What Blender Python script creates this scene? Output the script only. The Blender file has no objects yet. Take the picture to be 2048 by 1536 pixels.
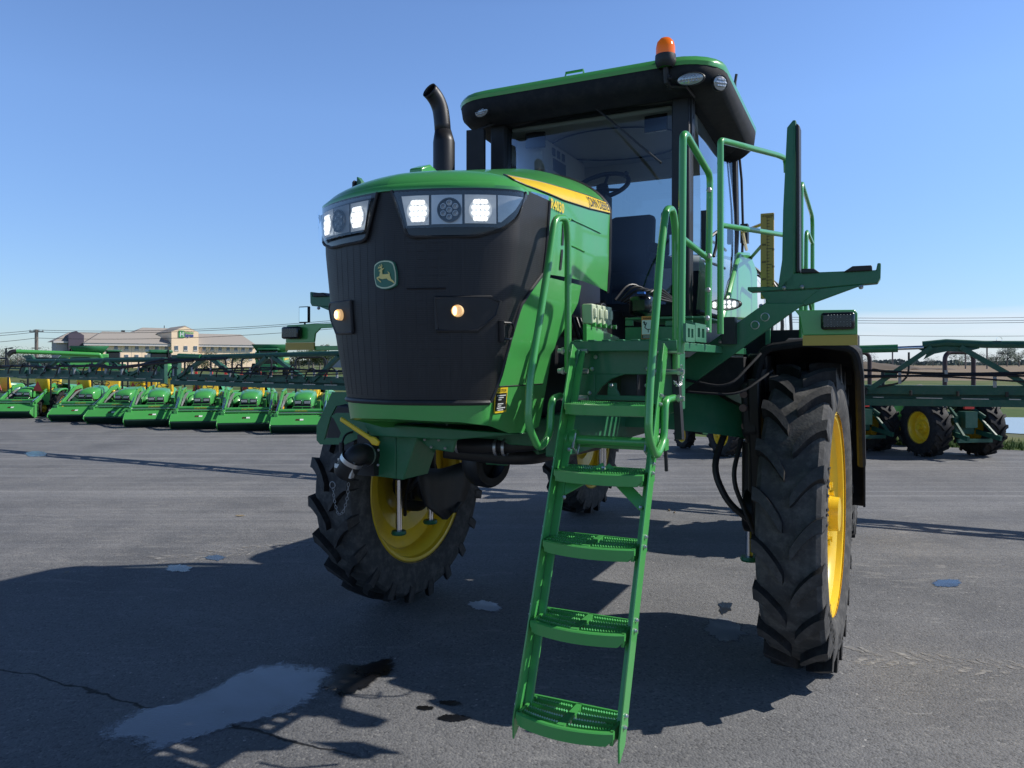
import bpy, bmesh, math, random
from mathutils import Vector, Matrix, noise as mnoise
random.seed(7)
R = math.radians
PI = math.pi
scene = bpy.context.scene
C = scene.collection

# ------------------------------------------------------------------ frame of the sprayer
TH = R(26); OX, OY = .408, 5.305; FPX = 1538.; CAMH = 1.85; HZ = 724.
cT, sT = math.cos(TH), math.sin(TH)
def loc(px, py, u=None, v=None, z=None):
    """a sighted point on a known plane of the machine (u = left, v = back, z = up)"""
    a = (px-1024)/FPX; b = (HZ-py)/FPX
    ou = -OX*cT+OY*sT; ov = -OX*sT-OY*cT
    du = a*cT-sT; dv = a*sT+cT
    t = (u-ou)/du if u is not None else ((v-ov)/dv if v is not None else (z-CAMH)/b)
    return Vector((ou+t*du, ov+t*dv, CAMH+t*b))
def m2w(u, v, z=0):
    return Vector((OX+u*cT+v*sT, OY-u*sT+v*cT, z))
def wp(px, Y, z=0):
    return Vector(((px-1024)/FPX*Y, Y, z))
def wz(py, Y):
    return CAMH+(HZ-py)/FPX*Y
def lerp(a, b, t): return a+(b-a)*t
def interp(tab, x):
    if x <= tab[0][0]: return tab[0][1]
    for (x0, y0), (x1, y1) in zip(tab, tab[1:]):
        if x <= x1: return y0+(y1-y0)*(x-x0)/(x1-x0)
    return tab[-1][1]

# ------------------------------------------------------------------ mesh builder
class MB:
    def __init__(s): s.v = []; s.f = []; s.m = []
    def face(s, idx, m=0): s.f.append(tuple(idx)); s.m.append(m)
    def add(s, vs, fs, m=0):
        o = len(s.v); s.v += [tuple(p) for p in vs]
        for f in fs: s.f.append(tuple(i+o for i in f)); s.m.append(m)
    def box(s, c, d, rot=None, m=0):
        c = Vector(c); x, y, z = d[0]/2, d[1]/2, d[2]/2
        vs = [Vector((i*x, j*y, k*z)) for k in (-1, 1) for j in (-1, 1) for i in (-1, 1)]
        if rot is not None: vs = [rot @ p for p in vs]
        s.add([p+c for p in vs], [(0,2,3,1),(4,5,7,6),(0,1,5,4),(2,6,7,3),(0,4,6,2),(1,3,7,5)], m); return s
    def b2(s, lo, hi, m=0):
        return s.box([(a+b)/2 for a, b in zip(lo, hi)], [b-a for a, b in zip(lo, hi)], None, m)
    def beam(s, p, q, w, h, up=(0,0,1), m=0):
        p, q = Vector(p), Vector(q); d = q-p; L = d.length
        if L < 1e-6: return s
        d /= L; up = Vector(up)
        if abs(d.dot(up)) > .98: up = Vector((0,1,0))
        x = d.cross(up).normalized(); y = x.cross(d)
        vs = []
        for t in (p, q):
            for i, j in ((-1,-1),(1,-1),(1,1),(-1,1)): vs.append(t+x*(i*w/2)+y*(j*h/2))
        s.add(vs, [(3,2,1,0),(4,5,6,7),(0,1,5,4),(1,2,6,5),(2,3,7,6),(3,0,4,7)], m); return s
    def tube(s, pts, r, n=10, closed=False, m=0, round_=0, cap=True):
        pts = [Vector(p) for p in pts]
        if round_: pts = fillet(pts, round_, closed)
        N = len(pts); rr = r if isinstance(r, (list, tuple)) else [r]*N
        o = len(s.v); prev = None
        for i, p in enumerate(pts):
            a = pts[(i-1) % N] if (closed or i > 0) else p
            b = pts[(i+1) % N] if (closed or i < N-1) else p
            d = (b-a); d = d.normalized() if d.length > 1e-9 else Vector((0,0,1))
            if prev is None:
                x = d.cross(Vector((0,0,1)))
                if x.length < .05: x = d.cross(Vector((0,1,0)))
                x.normalize()
            else:
                x = prev-d*prev.dot(d)
                x = x.normalized() if x.length > 1e-6 else d.orthogonal().normalized()
            prev = x; y = d.cross(x)
            for k in range(n):
                an = 2*PI*k/n; s.v.append(tuple(p+x*(rr[i]*math.cos(an))+y*(rr[i]*math.sin(an))))
        for i in range(N if closed else N-1):
            i2 = (i+1) % N
            for k in range(n):
                k2 = (k+1) % n; s.face((o+i*n+k, o+i*n+k2, o+i2*n+k2, o+i2*n+k), m)
        if not closed and cap:
            s.face([o+k for k in range(n)][::-1], m); s.face([o+(N-1)*n+k for k in range(n)], m)
        return s
    def prism(s, poly, ext, m=0):
        poly = [Vector(p) for p in poly]; ext = Vector(ext); n = len(poly); o = len(s.v)
        s.v += [tuple(p) for p in poly]+[tuple(p+ext) for p in poly]
        s.face([o+i for i in range(n)][::-1], m); s.face([o+n+i for i in range(n)], m)
        for i in range(n):
            j = (i+1) % n; s.face((o+i, o+j, o+n+j, o+n+i), m)
        return s
    def lathe(s, prof, c=(0,0,0), ax=(1,0,0), n=32, m=0, closed=False, caps=False):
        """prof: list of (along axis, radius)"""
        c = Vector(c); ax = Vector(ax).normalized(); x = ax.orthogonal().normalized(); y = ax.cross(x); o = len(s.v)
        for a, r in prof:
            for k in range(n):
                t = 2*PI*k/n; s.v.append(tuple(c+ax*a+x*(r*math.cos(t))+y*(r*math.sin(t))))
        P = len(prof)
        for i in range(P if closed else P-1):
            i2 = (i+1) % P
            for k in range(n):
                k2 = (k+1) % n; s.face((o+i*n+k, o+i2*n+k, o+i2*n+k2, o+i*n+k2), m)
        if caps:
            s.face([o+k for k in range(n)], m); s.face([o+(P-1)*n+k for k in range(n)][::-1], m)
        return s
    def cyl(s, p, q, r, n=16, m=0):
        p, q = Vector(p), Vector(q); L = (q-p).length
        return s.lathe([(0, r), (L, r)], p, q-p, n, m, caps=True)
    def grid(s, rows, m=0, closed=False):
        o = len(s.v); nr = len(rows); nc = len(rows[0])
        for r in rows: s.v += [tuple(p) for p in r]
        for i in range(nr-1):
            for j in range(nc if closed else nc-1):
                j2 = (j+1) % nc
                s.face((o+i*nc+j, o+i*nc+j2, o+(i+1)*nc+j2, o+(i+1)*nc+j), m)
        return s
    def ball(s, c, r, n=12, m=0):
        c = Vector(c); r = (r, r, r) if not isinstance(r, (tuple, list)) else r; rows = []
        for i in range(n//2+1):
            t = PI*i/(n//2)
            rows.append([c+Vector((r[0]*math.sin(t)*math.cos(2*PI*k/n), r[1]*math.sin(t)*math.sin(2*PI*k/n), r[2]*math.cos(t))) for k in range(n)])
        s.grid(rows, m, closed=True); return s
    def text(s, body, fn, size=1., m=0, bold=.012):
        vs, fs = text_geo(body, bold)
        s.add([fn(p[0]*size, p[1]*size) for p in vs], fs, m); return s
    def build(s, name, mats, parent=None, bevel=0, ang=38, solid=0, recalc=True, loc_=None, rot=None):
        me = bpy.data.meshes.new(name); me.from_pydata(s.v, [], s.f)
        mats = mats if isinstance(mats, (list, tuple)) else [mats]
        for x in mats: me.materials.append(x)
        me.polygons.foreach_set('material_index', s.m)
        if recalc:
            bm = bmesh.new(); bm.from_mesh(me); bmesh.ops.recalc_face_normals(bm, faces=bm.faces); bm.to_mesh(me); bm.free()
        if ang is not None:
            me.polygons.foreach_set('use_smooth', [True]*len(me.polygons)); me.set_sharp_from_angle(angle=R(ang))
        me.update()
        o = bpy.data.objects.new(name, me); C.objects.link(o)
        if parent is not None: o.parent = parent
        if loc_ is not None: o.location = loc_
        if rot is not None: o.rotation_euler = rot
        if solid:
            md = o.modifiers.new('thick', 'SOLIDIFY'); md.thickness = solid; md.offset = 0
        if bevel:
            md = o.modifiers.new('edge', 'BEVEL'); md.width = bevel; md.segments = 2; md.limit_method = 'ANGLE'; md.angle_limit = R(40); md.harden_normals = False
        return o
def fillet(pts, r, closed=False):
    out = []; N = len(pts)
    for i, p in enumerate(pts):
        if not closed and (i == 0 or i == N-1): out.append(p); continue
        a, b = pts[i-1], pts[(i+1) % N]; da, db = (a-p), (b-p)
        k = min(r, da.length*.48, db.length*.48); A = p+da.normalized()*k; B = p+db.normalized()*k
        for j in range(6):
            t = j/5; out.append(A*(1-t)**2+p*2*t*(1-t)+B*t*t)
    return out
_tc = {}
def text_geo(body, bold=.012):
    if (body, bold) in _tc: return _tc[(body, bold)]
    cu = bpy.data.curves.new('lettering', 'FONT'); cu.body = body; cu.offset = bold; cu.resolution_u = 3
    ob = bpy.data.objects.new('lettering', cu); C.objects.link(ob)
    dg = bpy.context.evaluated_depsgraph_get(); me = bpy.data.meshes.new_from_object(ob.evaluated_get(dg))
    vs = [tuple(v.co) for v in me.vertices]; fs = [tuple(p.vertices) for p in me.polygons]
    bpy.data.objects.remove(ob); bpy.data.curves.remove(cu); bpy.data.meshes.remove(me)
    _tc[(body, bold)] = (vs, fs); return vs, fs
def text_w(body, bold=.012):
    return max(p[0] for p in text_geo(body, bold)[0])

def empty(name, label, cat, loc_=(0,0,0), rz=0, group=None):
    o = bpy.data.objects.new(name, None); C.objects.link(o); o.empty_display_size = .2
    o.location = loc_; o.rotation_euler = (0, 0, rz); o['label'] = label; o['category'] = cat
    if group: o['group'] = group
    return o
def tag(o, label, cat, group=None):
    o['label'] = label; o['category'] = cat
    if group: o['group'] = group
    return o
def struct(o): o['kind'] = 'structure'; return o
def copy_tree(o, parent=None):
    c = o.copy(); C.objects.link(c)
    if parent is not None: c.parent = parent
    for ch in list(o.children): copy_tree(ch, c)
    return c

# ------------------------------------------------------------------ materials
def nodes(m):
    m.use_nodes = True; nt = m.node_tree; return nt, nt.nodes, nt.links, nt.nodes['Principled BSDF']
def mat(name, col, rough=.5, metal=0, var=.25, nscale=6., bump=0, bscale=120., coat=0, dust=0, dustcol=(.32,.29,.25), spec=.5, emis=None, estr=0):
    m = bpy.data.materials.new(name); nt, N, L, P = nodes(m)
    tc = N.new('ShaderNodeTexCoord'); nz = N.new('ShaderNodeTexNoise'); nz.inputs['Scale'].default_value = nscale; nz.inputs['Detail'].default_value = 6; nz.inputs['Roughness'].default_value = .65
    L.new(tc.outputs['Object'], nz.inputs['Vector'])
    mx = N.new('ShaderNodeMix'); mx.data_type = 'RGBA'
    mx.inputs['A'].default_value = [c*(1-var) for c in col]+[1]; mx.inputs['B'].default_value = [min(1, c*(1+var)) for c in col]+[1]
    L.new(nz.outputs['Fac'], mx.inputs['Factor']); out = mx.outputs['Result']
    if dust:
        n2 = N.new('ShaderNodeTexNoise'); n2.inputs['Scale'].default_value = nscale*2.3; n2.inputs['Detail'].default_value = 9; n2.inputs['Roughness'].default_value = .7
        L.new(tc.outputs['Object'], n2.inputs['Vector'])
        rp = N.new('ShaderNodeMapRange'); rp.inputs['From Min'].default_value = .45; rp.inputs['From Max'].default_value = .75; rp.inputs['To Max'].default_value = dust
        L.new(n2.outputs['Fac'], rp.inputs['Value'])
        m2 = N.new('ShaderNodeMix'); m2.data_type = 'RGBA'; L.new(rp.outputs['Result'], m2.inputs['Factor']); L.new(out, m2.inputs['A']); m2.inputs['B'].default_value = list(dustcol)+[1]
        out = m2.outputs['Result']
    L.new(out, P.inputs['Base Color'])
    rr = N.new('ShaderNodeMapRange'); rr.inputs['To Min'].default_value = max(.02, rough*.8); rr.inputs['To Max'].default_value = min(1, rough*1.25)
    L.new(nz.outputs['Fac'], rr.inputs['Value']); L.new(rr.outputs['Result'], P.inputs['Roughness'])
    P.inputs['Metallic'].default_value = metal; P.inputs['Specular IOR Level'].default_value = spec
    if coat: P.inputs['Coat Weight'].default_value = coat; P.inputs['Coat Roughness'].default_value = .06
    if bump:
        nb = N.new('ShaderNodeTexNoise'); nb.inputs['Scale'].default_value = bscale; nb.inputs['Detail'].default_value = 4; L.new(tc.outputs['Object'], nb.inputs['Vector'])
        bp = N.new('ShaderNodeBump'); bp.inputs['Strength'].default_value = bump; bp.inputs['Distance'].default_value = .01
        L.new(nb.outputs['Fac'], bp.inputs['Height']); L.new(bp.outputs['Normal'], P.inputs['Normal'])
    if emis: P.inputs['Emission Color'].default_value = list(emis)+[1]; P.inputs['Emission Strength'].default_value = estr
    return m
M = {}
M['green'] = mat('green_paint', (.066,.35,.078), .3, var=.1, nscale=3, coat=.5, dust=.13, dustcol=(.20,.24,.17))
M['dgreen'] = mat('dark_and_shaded_green', (.020,.155,.066), .42, var=.15, dust=.08, coat=.15)  # dark green parts; also paints in the shade of platform, support panel, riser
M['boomgreen'] = mat('boom_green_paint', (.012,.088,.056), .5, var=.2, dust=.12)
M['shadegreen'] = mat('shaded_worn_green', (.006,.040,.026), .6, var=.4)  # bucket underside: shade put into the colour, besides worn paint
M['yellow'] = mat('yellow_paint', (.86,.58,.025), .35, var=.06, nscale=3, coat=.2, dust=.22, dustcol=(.30,.22,.08))
M['paleyellow'] = mat('reflective_yellow', (.50,.35,.06), .45, var=.05)
M['black'] = mat('black_plastic', (.013,.014,.016), .5, var=.3, bump=.1, bscale=300, dust=.03)
M['matte'] = mat('matte_black_plastic', (.014,.015,.018), .75, var=.3, bump=.1, bscale=200, dust=.05, spec=.3)
M['gloss'] = mat('gloss_black', (.006,.007,.009), .2, var=.2, coat=.2)
M['blackmetal'] = mat('black_metal', (.018,.018,.02), .42, var=.3, metal=.3)
M['rubber'] = mat('tyre_rubber', (.015,.015,.016), .68, var=.4, nscale=7, bump=.25, bscale=90, dust=.25, dustcol=(.13,.12,.11), spec=.3)
M['carcass'] = mat('dusty_tyre_rubber', (.062,.061,.060), .8, var=.45, nscale=5, bump=.2, bscale=70, dust=.7, dustcol=(.20,.19,.175), spec=.25)
M['lugtop'] = mat('worn_lug_rubber', (.040,.039,.039), .6, var=.4, nscale=9, bump=.2, bscale=80, dust=.5, dustcol=(.15,.14,.13), spec=.4)
M['letter'] = mat('tyre_lettering', (.010,.010,.010), .5, var=.1)
M['cleanrubber'] = mat('hose_rubber', (.014,.014,.016), .5, var=.2)
M['chrome'] = mat('chrome', (.75,.76,.78), .12, metal=1, var=.05)
M['zinc'] = mat('zinc_plate', (.55,.56,.57), .35, metal=.85, var=.1)
M['white'] = mat('white_plastic', (.72,.74,.72), .4, var=.06)
M['tank'] = mat('white_tank', (.62,.66,.68), .35, var=.08)
M['cream'] = mat('cream_caps', (.50,.56,.38), .45, var=.1)
M['beige'] = mat('cab_liner', (.52,.51,.47), .8, var=.1, bump=.1)
M['seat'] = mat('dark_seat_cloth', (.05,.052,.055), .85, var=.2, bump=.2)
M['orange'] = mat('orange_lens', (.85,.16,.01), .15, var=.15, emis=(1,.2,.01), estr=.12)
M['red'] = mat('red_plastic', (.62,.035,.02), .4, var=.15)
M['bowl'] = mat('lit_lamp_bowl', (.7,.71,.7), .3, metal=.2, var=.1, emis=(1,1,.95), estr=.12)
M['silver'] = mat('reflector_silver', (.50,.51,.52), .3, metal=.6, var=.08)
M['led'] = mat('lit_led', (.9,.9,.9), .3, emis=(1,1,.97), estr=1.15)
M['warm'] = mat('lit_warm_lamp', (.9,.8,.6), .3, emis=(1,.62,.28), estr=3.)
M['warmlens'] = mat('warm_lens', (.55,.42,.25), .2, emis=(1,.6,.25), estr=.55)
M['ledbg'] = mat('lamp_reflector', (.55,.56,.55), .3, metal=.3, var=.1, emis=(1,1,.95), estr=.05)
M['darklens'] = mat('dark_lens', (.02,.022,.026), .12, var=.6, nscale=60, coat=.5)
M['lensclear'] = mat('pale_lens', (.45,.46,.46), .15, metal=.4, var=.2, nscale=40)
M['labelorange'] = mat('label_orange', (.75,.25,.06), .5)
M['labelyellow'] = mat('label_yellow', (.80,.55,.03), .45)
M['labelgreen'] = mat('emblem_green', (.03,.15,.09), .4)
M['emblemgold'] = mat('emblem_gold', (.75,.62,.2), .45)
M['emblemrim'] = mat('emblem_rim', (.62,.70,.48), .45)
M['ink'] = mat('black_ink', (.012,.012,.012), .5)
M['steelgrey'] = mat('galvanised_steel', (.30,.31,.32), .5, metal=.5)
M['rust'] = mat('bearing_steel', (.16,.10,.08), .6, metal=.3)
M['mirrorglass'] = mat('mirror_glass', (.75,.78,.8), .04, metal=1, var=.03)

def glass_mat(name, tint, refl=.12, trans=.8):
    m = bpy.data.materials.new(name); m.use_nodes = True; N = m.node_tree.nodes; L = m.node_tree.links
    N.remove(N['Principled BSDF']); out = N['Material Output']
    tr = N.new('ShaderNodeBsdfTransparent'); tr.inputs['Color'].default_value = list(tint)+[1]
    gl = N.new('ShaderNodeBsdfGlossy'); gl.inputs['Roughness'].default_value = .02; gl.inputs['Color'].default_value = (.9,.95,1,1)
    fr = N.new('ShaderNodeFresnel'); fr.inputs['IOR'].default_value = 1.5
    nz = N.new('ShaderNodeTexNoise'); nz.inputs['Scale'].default_value = 2.5; nz.inputs['Detail'].default_value = 6
    mr = N.new('ShaderNodeMapRange'); mr.inputs['To Min'].default_value = refl*.7; mr.inputs['To Max'].default_value = refl*1.2; L.new(nz.outputs['Fac'], mr.inputs['Value'])
    ad = N.new('ShaderNodeMath'); ad.operation = 'ADD'; ad.use_clamp = True; L.new(fr.outputs['Fac'], ad.inputs[0]); L.new(mr.outputs['Result'], ad.inputs[1])
    mx = N.new('ShaderNodeMixShader'); L.new(ad.outputs[0], mx.inputs['Fac']); L.new(tr.outputs[0], mx.inputs[1]); L.new(gl.outputs[0], mx.inputs[2]); L.new(mx.outputs[0], out.inputs['Surface'])
    return m
M['glass'] = glass_mat('tinted_cab_glass', (.62,.68,.69), .015)
M['sideglass'] = glass_mat('side_cab_glass', (.62,.70,.75), .22)
M['lensglass'] = glass_mat('lamp_cover_glass', (.95,.96,.97), .0)

# black woven grille mesh
def grille_mat():
    m = mat('grille_mesh', (.016,.016,.018), .5, var=.3, nscale=4)
    nt, N, L, P = nodes(m); tc = N.new('ShaderNodeTexCoord')
    wv = N.new('ShaderNodeTexWave'); wv.inputs['Scale'].default_value = 38; wv.bands_direction = 'Z'; wv.inputs['Distortion'].default_value = .4; wv.inputs['Detail'].default_value = 1
    L.new(tc.outputs['Object'], wv.inputs['Vector'])
    n2 = N.new('ShaderNodeTexNoise'); n2.inputs['Scale'].default_value = 3; n2.inputs['Detail'].default_value = 3
    mp = N.new('ShaderNodeMapping'); mp.inputs['Scale'].default_value = (30,30,.8); L.new(tc.outputs['Object'], mp.inputs['Vector']); L.new(mp.outputs[0], n2.inputs['Vector'])
    mx = N.new('ShaderNodeMix'); mx.data_type = 'RGBA'; mx.inputs['A'].default_value = (.006,.006,.008,1); mx.inputs['B'].default_value = (.036,.035,.035,1)
    ml = N.new('ShaderNodeMath'); ml.operation = 'MULTIPLY'; L.new(wv.outputs['Fac'], ml.inputs[0]); L.new(n2.outputs['Fac'], ml.inputs[1]); L.new(ml.outputs[0], mx.inputs['Factor'])
    L.new(mx.outputs['Result'], P.inputs['Base Color'])
    ch = N.new('ShaderNodeTexVoronoi'); ch.inputs['Scale'].default_value = 420; L.new(tc.outputs['Object'], ch.inputs['Vector'])
    bp = N.new('ShaderNodeBump'); bp.inputs['Strength'].default_value = .25; bp.inputs['Distance'].default_value = .002; L.new(ch.outputs['Distance'], bp.inputs['Height']); L.new(bp.outputs['Normal'], P.inputs['Normal'])
    return m
M['grille'] = grille_mat()

# ------------------------------------------------------------------ asphalt
def asphalt_mat():
    m = bpy.data.materials.new('asphalt'); nt, N, L, P = nodes(m)
    tc = N.new('ShaderNodeTexCoord')
    def noise(scale, det=6, ro=.6, vec=None, dist=0):
        n = N.new('ShaderNodeTexNoise'); n.inputs['Scale'].default_value = scale; n.inputs['Detail'].default_value = det; n.inputs['Roughness'].default_value = ro; n.inputs['Distortion'].default_value = dist
        L.new(vec or tc.outputs['Object'], n.inputs['Vector']); return n.outputs['Fac']
    def mrange(v, a, b, c, d):
        n = N.new('ShaderNodeMapRange'); n.inputs['From Min'].default_value = a; n.inputs['From Max'].default_value = b; n.inputs['To Min'].default_value = c; n.inputs['To Max'].default_value = d; L.new(v, n.inputs['Value']); return n.outputs['Result']
    def mixc(f, a, b, mode='MIX'):
        n = N.new('ShaderNodeMix'); n.data_type = 'RGBA'; n.blend_type = mode
        if isinstance(f, float): n.inputs['Factor'].default_value = f
        else: L.new(f, n.inputs['Factor'])
        for k, x in (('A', a), ('B', b)):
            if isinstance(x, tuple): n.inputs[k].default_value = x+(1,)
            else: L.new(x, n.inputs[k])
        return n.outputs['Result']
    def math_(op, a, b):
        n = N.new('ShaderNodeMath'); n.operation = op
        for i, x in enumerate((a, b)):
            if isinstance(x, (int, float)): n.inputs[i].default_value = x
            else: L.new(x, n.inputs[i])
        return n.outputs[0]
    big = noise(.22, 5, .55); mid = noise(1.3, 7, .68)
    col = mixc(mrange(big, .3, .7, 0, 1), (.105,.106,.110), (.172,.172,.176))
    col = mixc(mrange(mid, .42, .70, 0, .75), col, (.215,.214,.216))
    # streaks worn along the paving lanes
    mp = N.new('ShaderNodeMapping'); mp.inputs['Rotation'].default_value = (0, 0, TH); mp.inputs['Scale'].default_value = (.10, 2.1, 1)
    L.new(tc.outputs['Object'], mp.inputs['Vector'])
    st = noise(1., 5, .6, mp.outputs[0])
    sep = N.new('ShaderNodeSeparateXYZ'); L.new(tc.outputs['Object'], sep.inputs[0])
    far = mrange(sep.outputs['Y'], 5.5, 11, .12, 1.)
    col = mixc(math_('MULTIPLY', mrange(st, .5, .72, 0, .75), far), col, (.265,.264,.266))
    mp2 = N.new('ShaderNodeMapping'); mp2.inputs['Rotation'].default_value = (0, 0, TH); mp2.inputs['Scale'].default_value = (.03, 5.5, 1); mp2.inputs['Location'].default_value = (3,1,0)
    L.new(tc.outputs['Object'], mp2.inputs['Vector'])
    st2 = noise(1., 3, .5, mp2.outputs[0])
    col = mixc(math_('MULTIPLY', mrange(st2, .56, .70, 0, .4), far), col, (.33,.33,.332))
    # dusty tread prints
    mp3 = N.new('ShaderNodeMapping'); mp3.inputs['Rotation'].default_value = (0, 0, R(10)); mp3.inputs['Scale'].default_value = (1.2, 4.5, 1)
    L.new(tc.outputs['Object'], mp3.inputs['Vector'])
    pr = noise(2.2, 3, .55, mp3.outputs[0], .8); area = noise(.35, 2, .5)
    col = mixc(math_('MULTIPLY', mrange(pr, .58, .66, 0, .55), mrange(area, .48, .62, 0, 1)), col, (.30,.288,.268))
    mp4 = N.new('ShaderNodeMapping'); mp4.inputs['Rotation'].default_value = (0, 0, TH*.9); mp4.inputs['Scale'].default_value = (2.2, 7.5, 1); L.new(tc.outputs['Object'], mp4.inputs['Vector'])
    sm = noise(1.7, 4, .6, mp4.outputs[0], .4)
    col = mixc(math_('MULTIPLY', mrange(sm, .60, .72, 0, .6), mrange(noise(.55, 3, .5), .44, .60, 0, 1)), col, (.32,.315,.305))
    col = mixc(math_('MULTIPLY', mrange(noise(6.5, 6, .7), .60, .78, 0, .5), mrange(noise(.9, 3, .5), .40, .60, 0, 1)), col, (.30,.295,.285))
    col = mixc(mrange(noise(.5, 5, .6, None, .6), .54, .68, 0, .35), col, (.075,.076,.08))
    # aggregate
    vo = N.new('ShaderNodeTexVoronoi'); vo.inputs['Scale'].default_value = 75; L.new(tc.outputs['Object'], vo.inputs['Vector'])
    wn = N.new('ShaderNodeSeparateColor'); L.new(vo.outputs['Color'], wn.inputs[0])
    col = mixc(mrange(wn.outputs[0], .0, 1., 0, .8), col, mixc(.0, col, col), 'MIX')
    col = mixc(mrange(wn.outputs[0], .86, 1., 0, .42), col, (.34,.33,.31))
    col = mixc(mrange(wn.outputs[1], .7, 1., 0, .6), col, (.05,.05,.052))
    vo2 = N.new('ShaderNodeTexVoronoi'); vo2.inputs['Scale'].default_value = 26; L.new(tc.outputs['Object'], vo2.inputs['Vector'])
    w2 = N.new('ShaderNodeSeparateColor'); L.new(vo2.outputs['Color'], w2.inputs[0])
    spot = math_('MULTIPLY', mrange(w2.outputs[0], .965, .975, 0, 1), mrange(vo2.outputs['Distance'], .22, .14, 0, 1))
    col = mixc(math_('MULTIPLY', spot, mrange(noise(.8, 3), .4, .6, .1, .9)), col, (.5,.48,.44))
    # crack
    def crack(A, B, w, fade):
        A, B = Vector(A), Vector(B); d = (B-A).normalized(); n_ = Vector((-d.y, d.x))
        wob = math_('SUBTRACT', noise(1.3, 5, .6), .5); wob = math_('MULTIPLY', wob, .32)
        dd = math_('ADD', math_('MULTIPLY', math_('SUBTRACT', sep.outputs['X'], A.x), n_.x), math_('MULTIPLY', math_('SUBTRACT', sep.outputs['Y'], A.y), n_.y))
        dd = math_('ABSOLUTE', math_('ADD', dd, wob), 0)
        return math_('MULTIPLY', mrange(dd, w*.4, w, 1, 0), mrange(sep.outputs['X'], fade-.3, fade, 1, 0))
    cr = crack((-3.07,4.62), (-.916,3.67), .013, -.6)
    col = mixc(cr, col, (.010,.010,.011))
    L.new(col, P.inputs['Base Color'])
    L.new(mrange(mid, .3, .7, .70, .9), P.inputs['Roughness']); P.inputs['Specular IOR Level'].default_value = .4
    h = math_('ADD', math_('MULTIPLY', vo.outputs['Distance'], -1.), math_('MULTIPLY', noise(160, 3), .8))
    h = math_('SUBTRACT', h, math_('MULTIPLY', cr, 3.))
    bp = N.new('ShaderNodeBump'); bp.inputs['Strength'].default_value = .5; bp.inputs['Distance'].default_value = .008
    L.new(h, bp.inputs['Height']); L.new(bp.outputs['Normal'], P.inputs['Normal'])
    return m
def ground_mat(name, c1, c2, scale, c3=None, rough=.95, stretch=(1,1,1)):
    m = bpy.data.materials.new(name); nt, N, L, P = nodes(m); tc = N.new('ShaderNodeTexCoord')
    mp = N.new('ShaderNodeMapping'); mp.inputs['Scale'].default_value = stretch; L.new(tc.outputs['Object'], mp.inputs[0])
    a = N.new('ShaderNodeTexNoise'); a.inputs['Scale'].default_value = scale; a.inputs['Detail'].default_value = 8; a.inputs['Roughness'].default_value = .7; L.new(mp.outputs[0], a.inputs['Vector'])
    b = N.new('ShaderNodeTexNoise'); b.inputs['Scale'].default_value = scale*.08; b.inputs['Detail'].default_value = 4; L.new(mp.outputs[0], b.inputs['Vector'])
    cr = N.new('ShaderNodeValToRGB'); cr.color_ramp.elements[0].position = .3; cr.color_ramp.elements[1].position = .7
    cr.color_ramp.elements[0].color = c1+(1,); cr.color_ramp.elements[1].color = c2+(1,); L.new(a.outputs['Fac'], cr.inputs[0]); out = cr.outputs[0]
    if c3:
        mx = N.new('ShaderNodeMix'); mx.data_type = 'RGBA'; mr = N.new('ShaderNodeMapRange'); mr.inputs['From Min'].default_value = .42; mr.inputs['From Max'].default_value = .62
        L.new(b.outputs['Fac'], mr.inputs['Value']); L.new(mr.outputs[0], mx.inputs['Factor']); L.new(out, mx.inputs['A']); mx.inputs['B'].default_value = c3+(1,); out = mx.outputs['Result']
    L.new(out, P.inputs['Base Color']); P.inputs['Roughness'].default_value = rough; P.inputs['Specular IOR Level'].default_value = .2
    return m
M['asphalt'] = asphalt_mat()
M['lawn'] = ground_mat('lawn', (.045,.085,.018), (.095,.14,.035), 3., (.14,.15,.055))
M['soil'] = ground_mat('ploughed_soil', (.19,.14,.095), (.27,.205,.145), .6, (.24,.19,.12), stretch=(.3,1.6,1))
M['farland'] = ground_mat('far_land', (.10,.12,.06), (.16,.16,.09), .05)

def sheet(name, pts, z, m):
    mb = MB(); mb.v = [(p[0], p[1], z) for p in pts]; mb.face(range(len(pts)))
    return struct(mb.build(name, m, ang=None))
sheet('terrain', [(-3000,-60),(3000,-60),(3000,4000),(-3000,4000)], -.02, M['farland'])
sheet('asphalt_lot', [(-80,-40),(60,-40), m2w(30,14.2)[:2], m2w(-2.5,14.2)[:2], m2w(-2.5,24)[:2], (-80,64)], 0, M['asphalt'])
sheet('grass_verge', [m2w(60,14)[:2], m2w(60,17.5)[:2], m2w(-2.6,17.5)[:2], m2w(-2.6,14)[:2]], -.004, M['lawn'])
sheet('lawn', [(-300,28),(300,22),(300,78),(-300,78)], -.010, M['lawn'])
sheet('far_lawn', [(-500,78),(-4,78),(-4,300),(-500,300)], -.012, M['lawn'])
sheet('soil_field', [(-4,78),(420,66),(700,380),(-4,420)], -.008, M['soil'])
# pale pond behind the verge
wm = bpy.data.materials.new('pond_water'); nt, N, L, P = nodes(wm); P.inputs['Base Color'].default_value = (.34,.40,.42,1); P.inputs['Roughness'].default_value = .22
nz = N.new('ShaderNodeTexNoise'); nz.inputs['Scale'].default_value = 3; bp = N.new('ShaderNodeBump'); bp.inputs['Strength'].default_value = .08; L.new(nz.outputs['Fac'], bp.inputs['Height']); L.new(bp.outputs['Normal'], P.inputs['Normal'])
pts = []
for i in range(60):
    a = 2*PI*i/60; p = m2w(14+13*math.cos(a), 22+4.6*math.sin(a)); pts.append((p.x, p.y))
sheet('pond_water', pts, -.002, wm)

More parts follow.
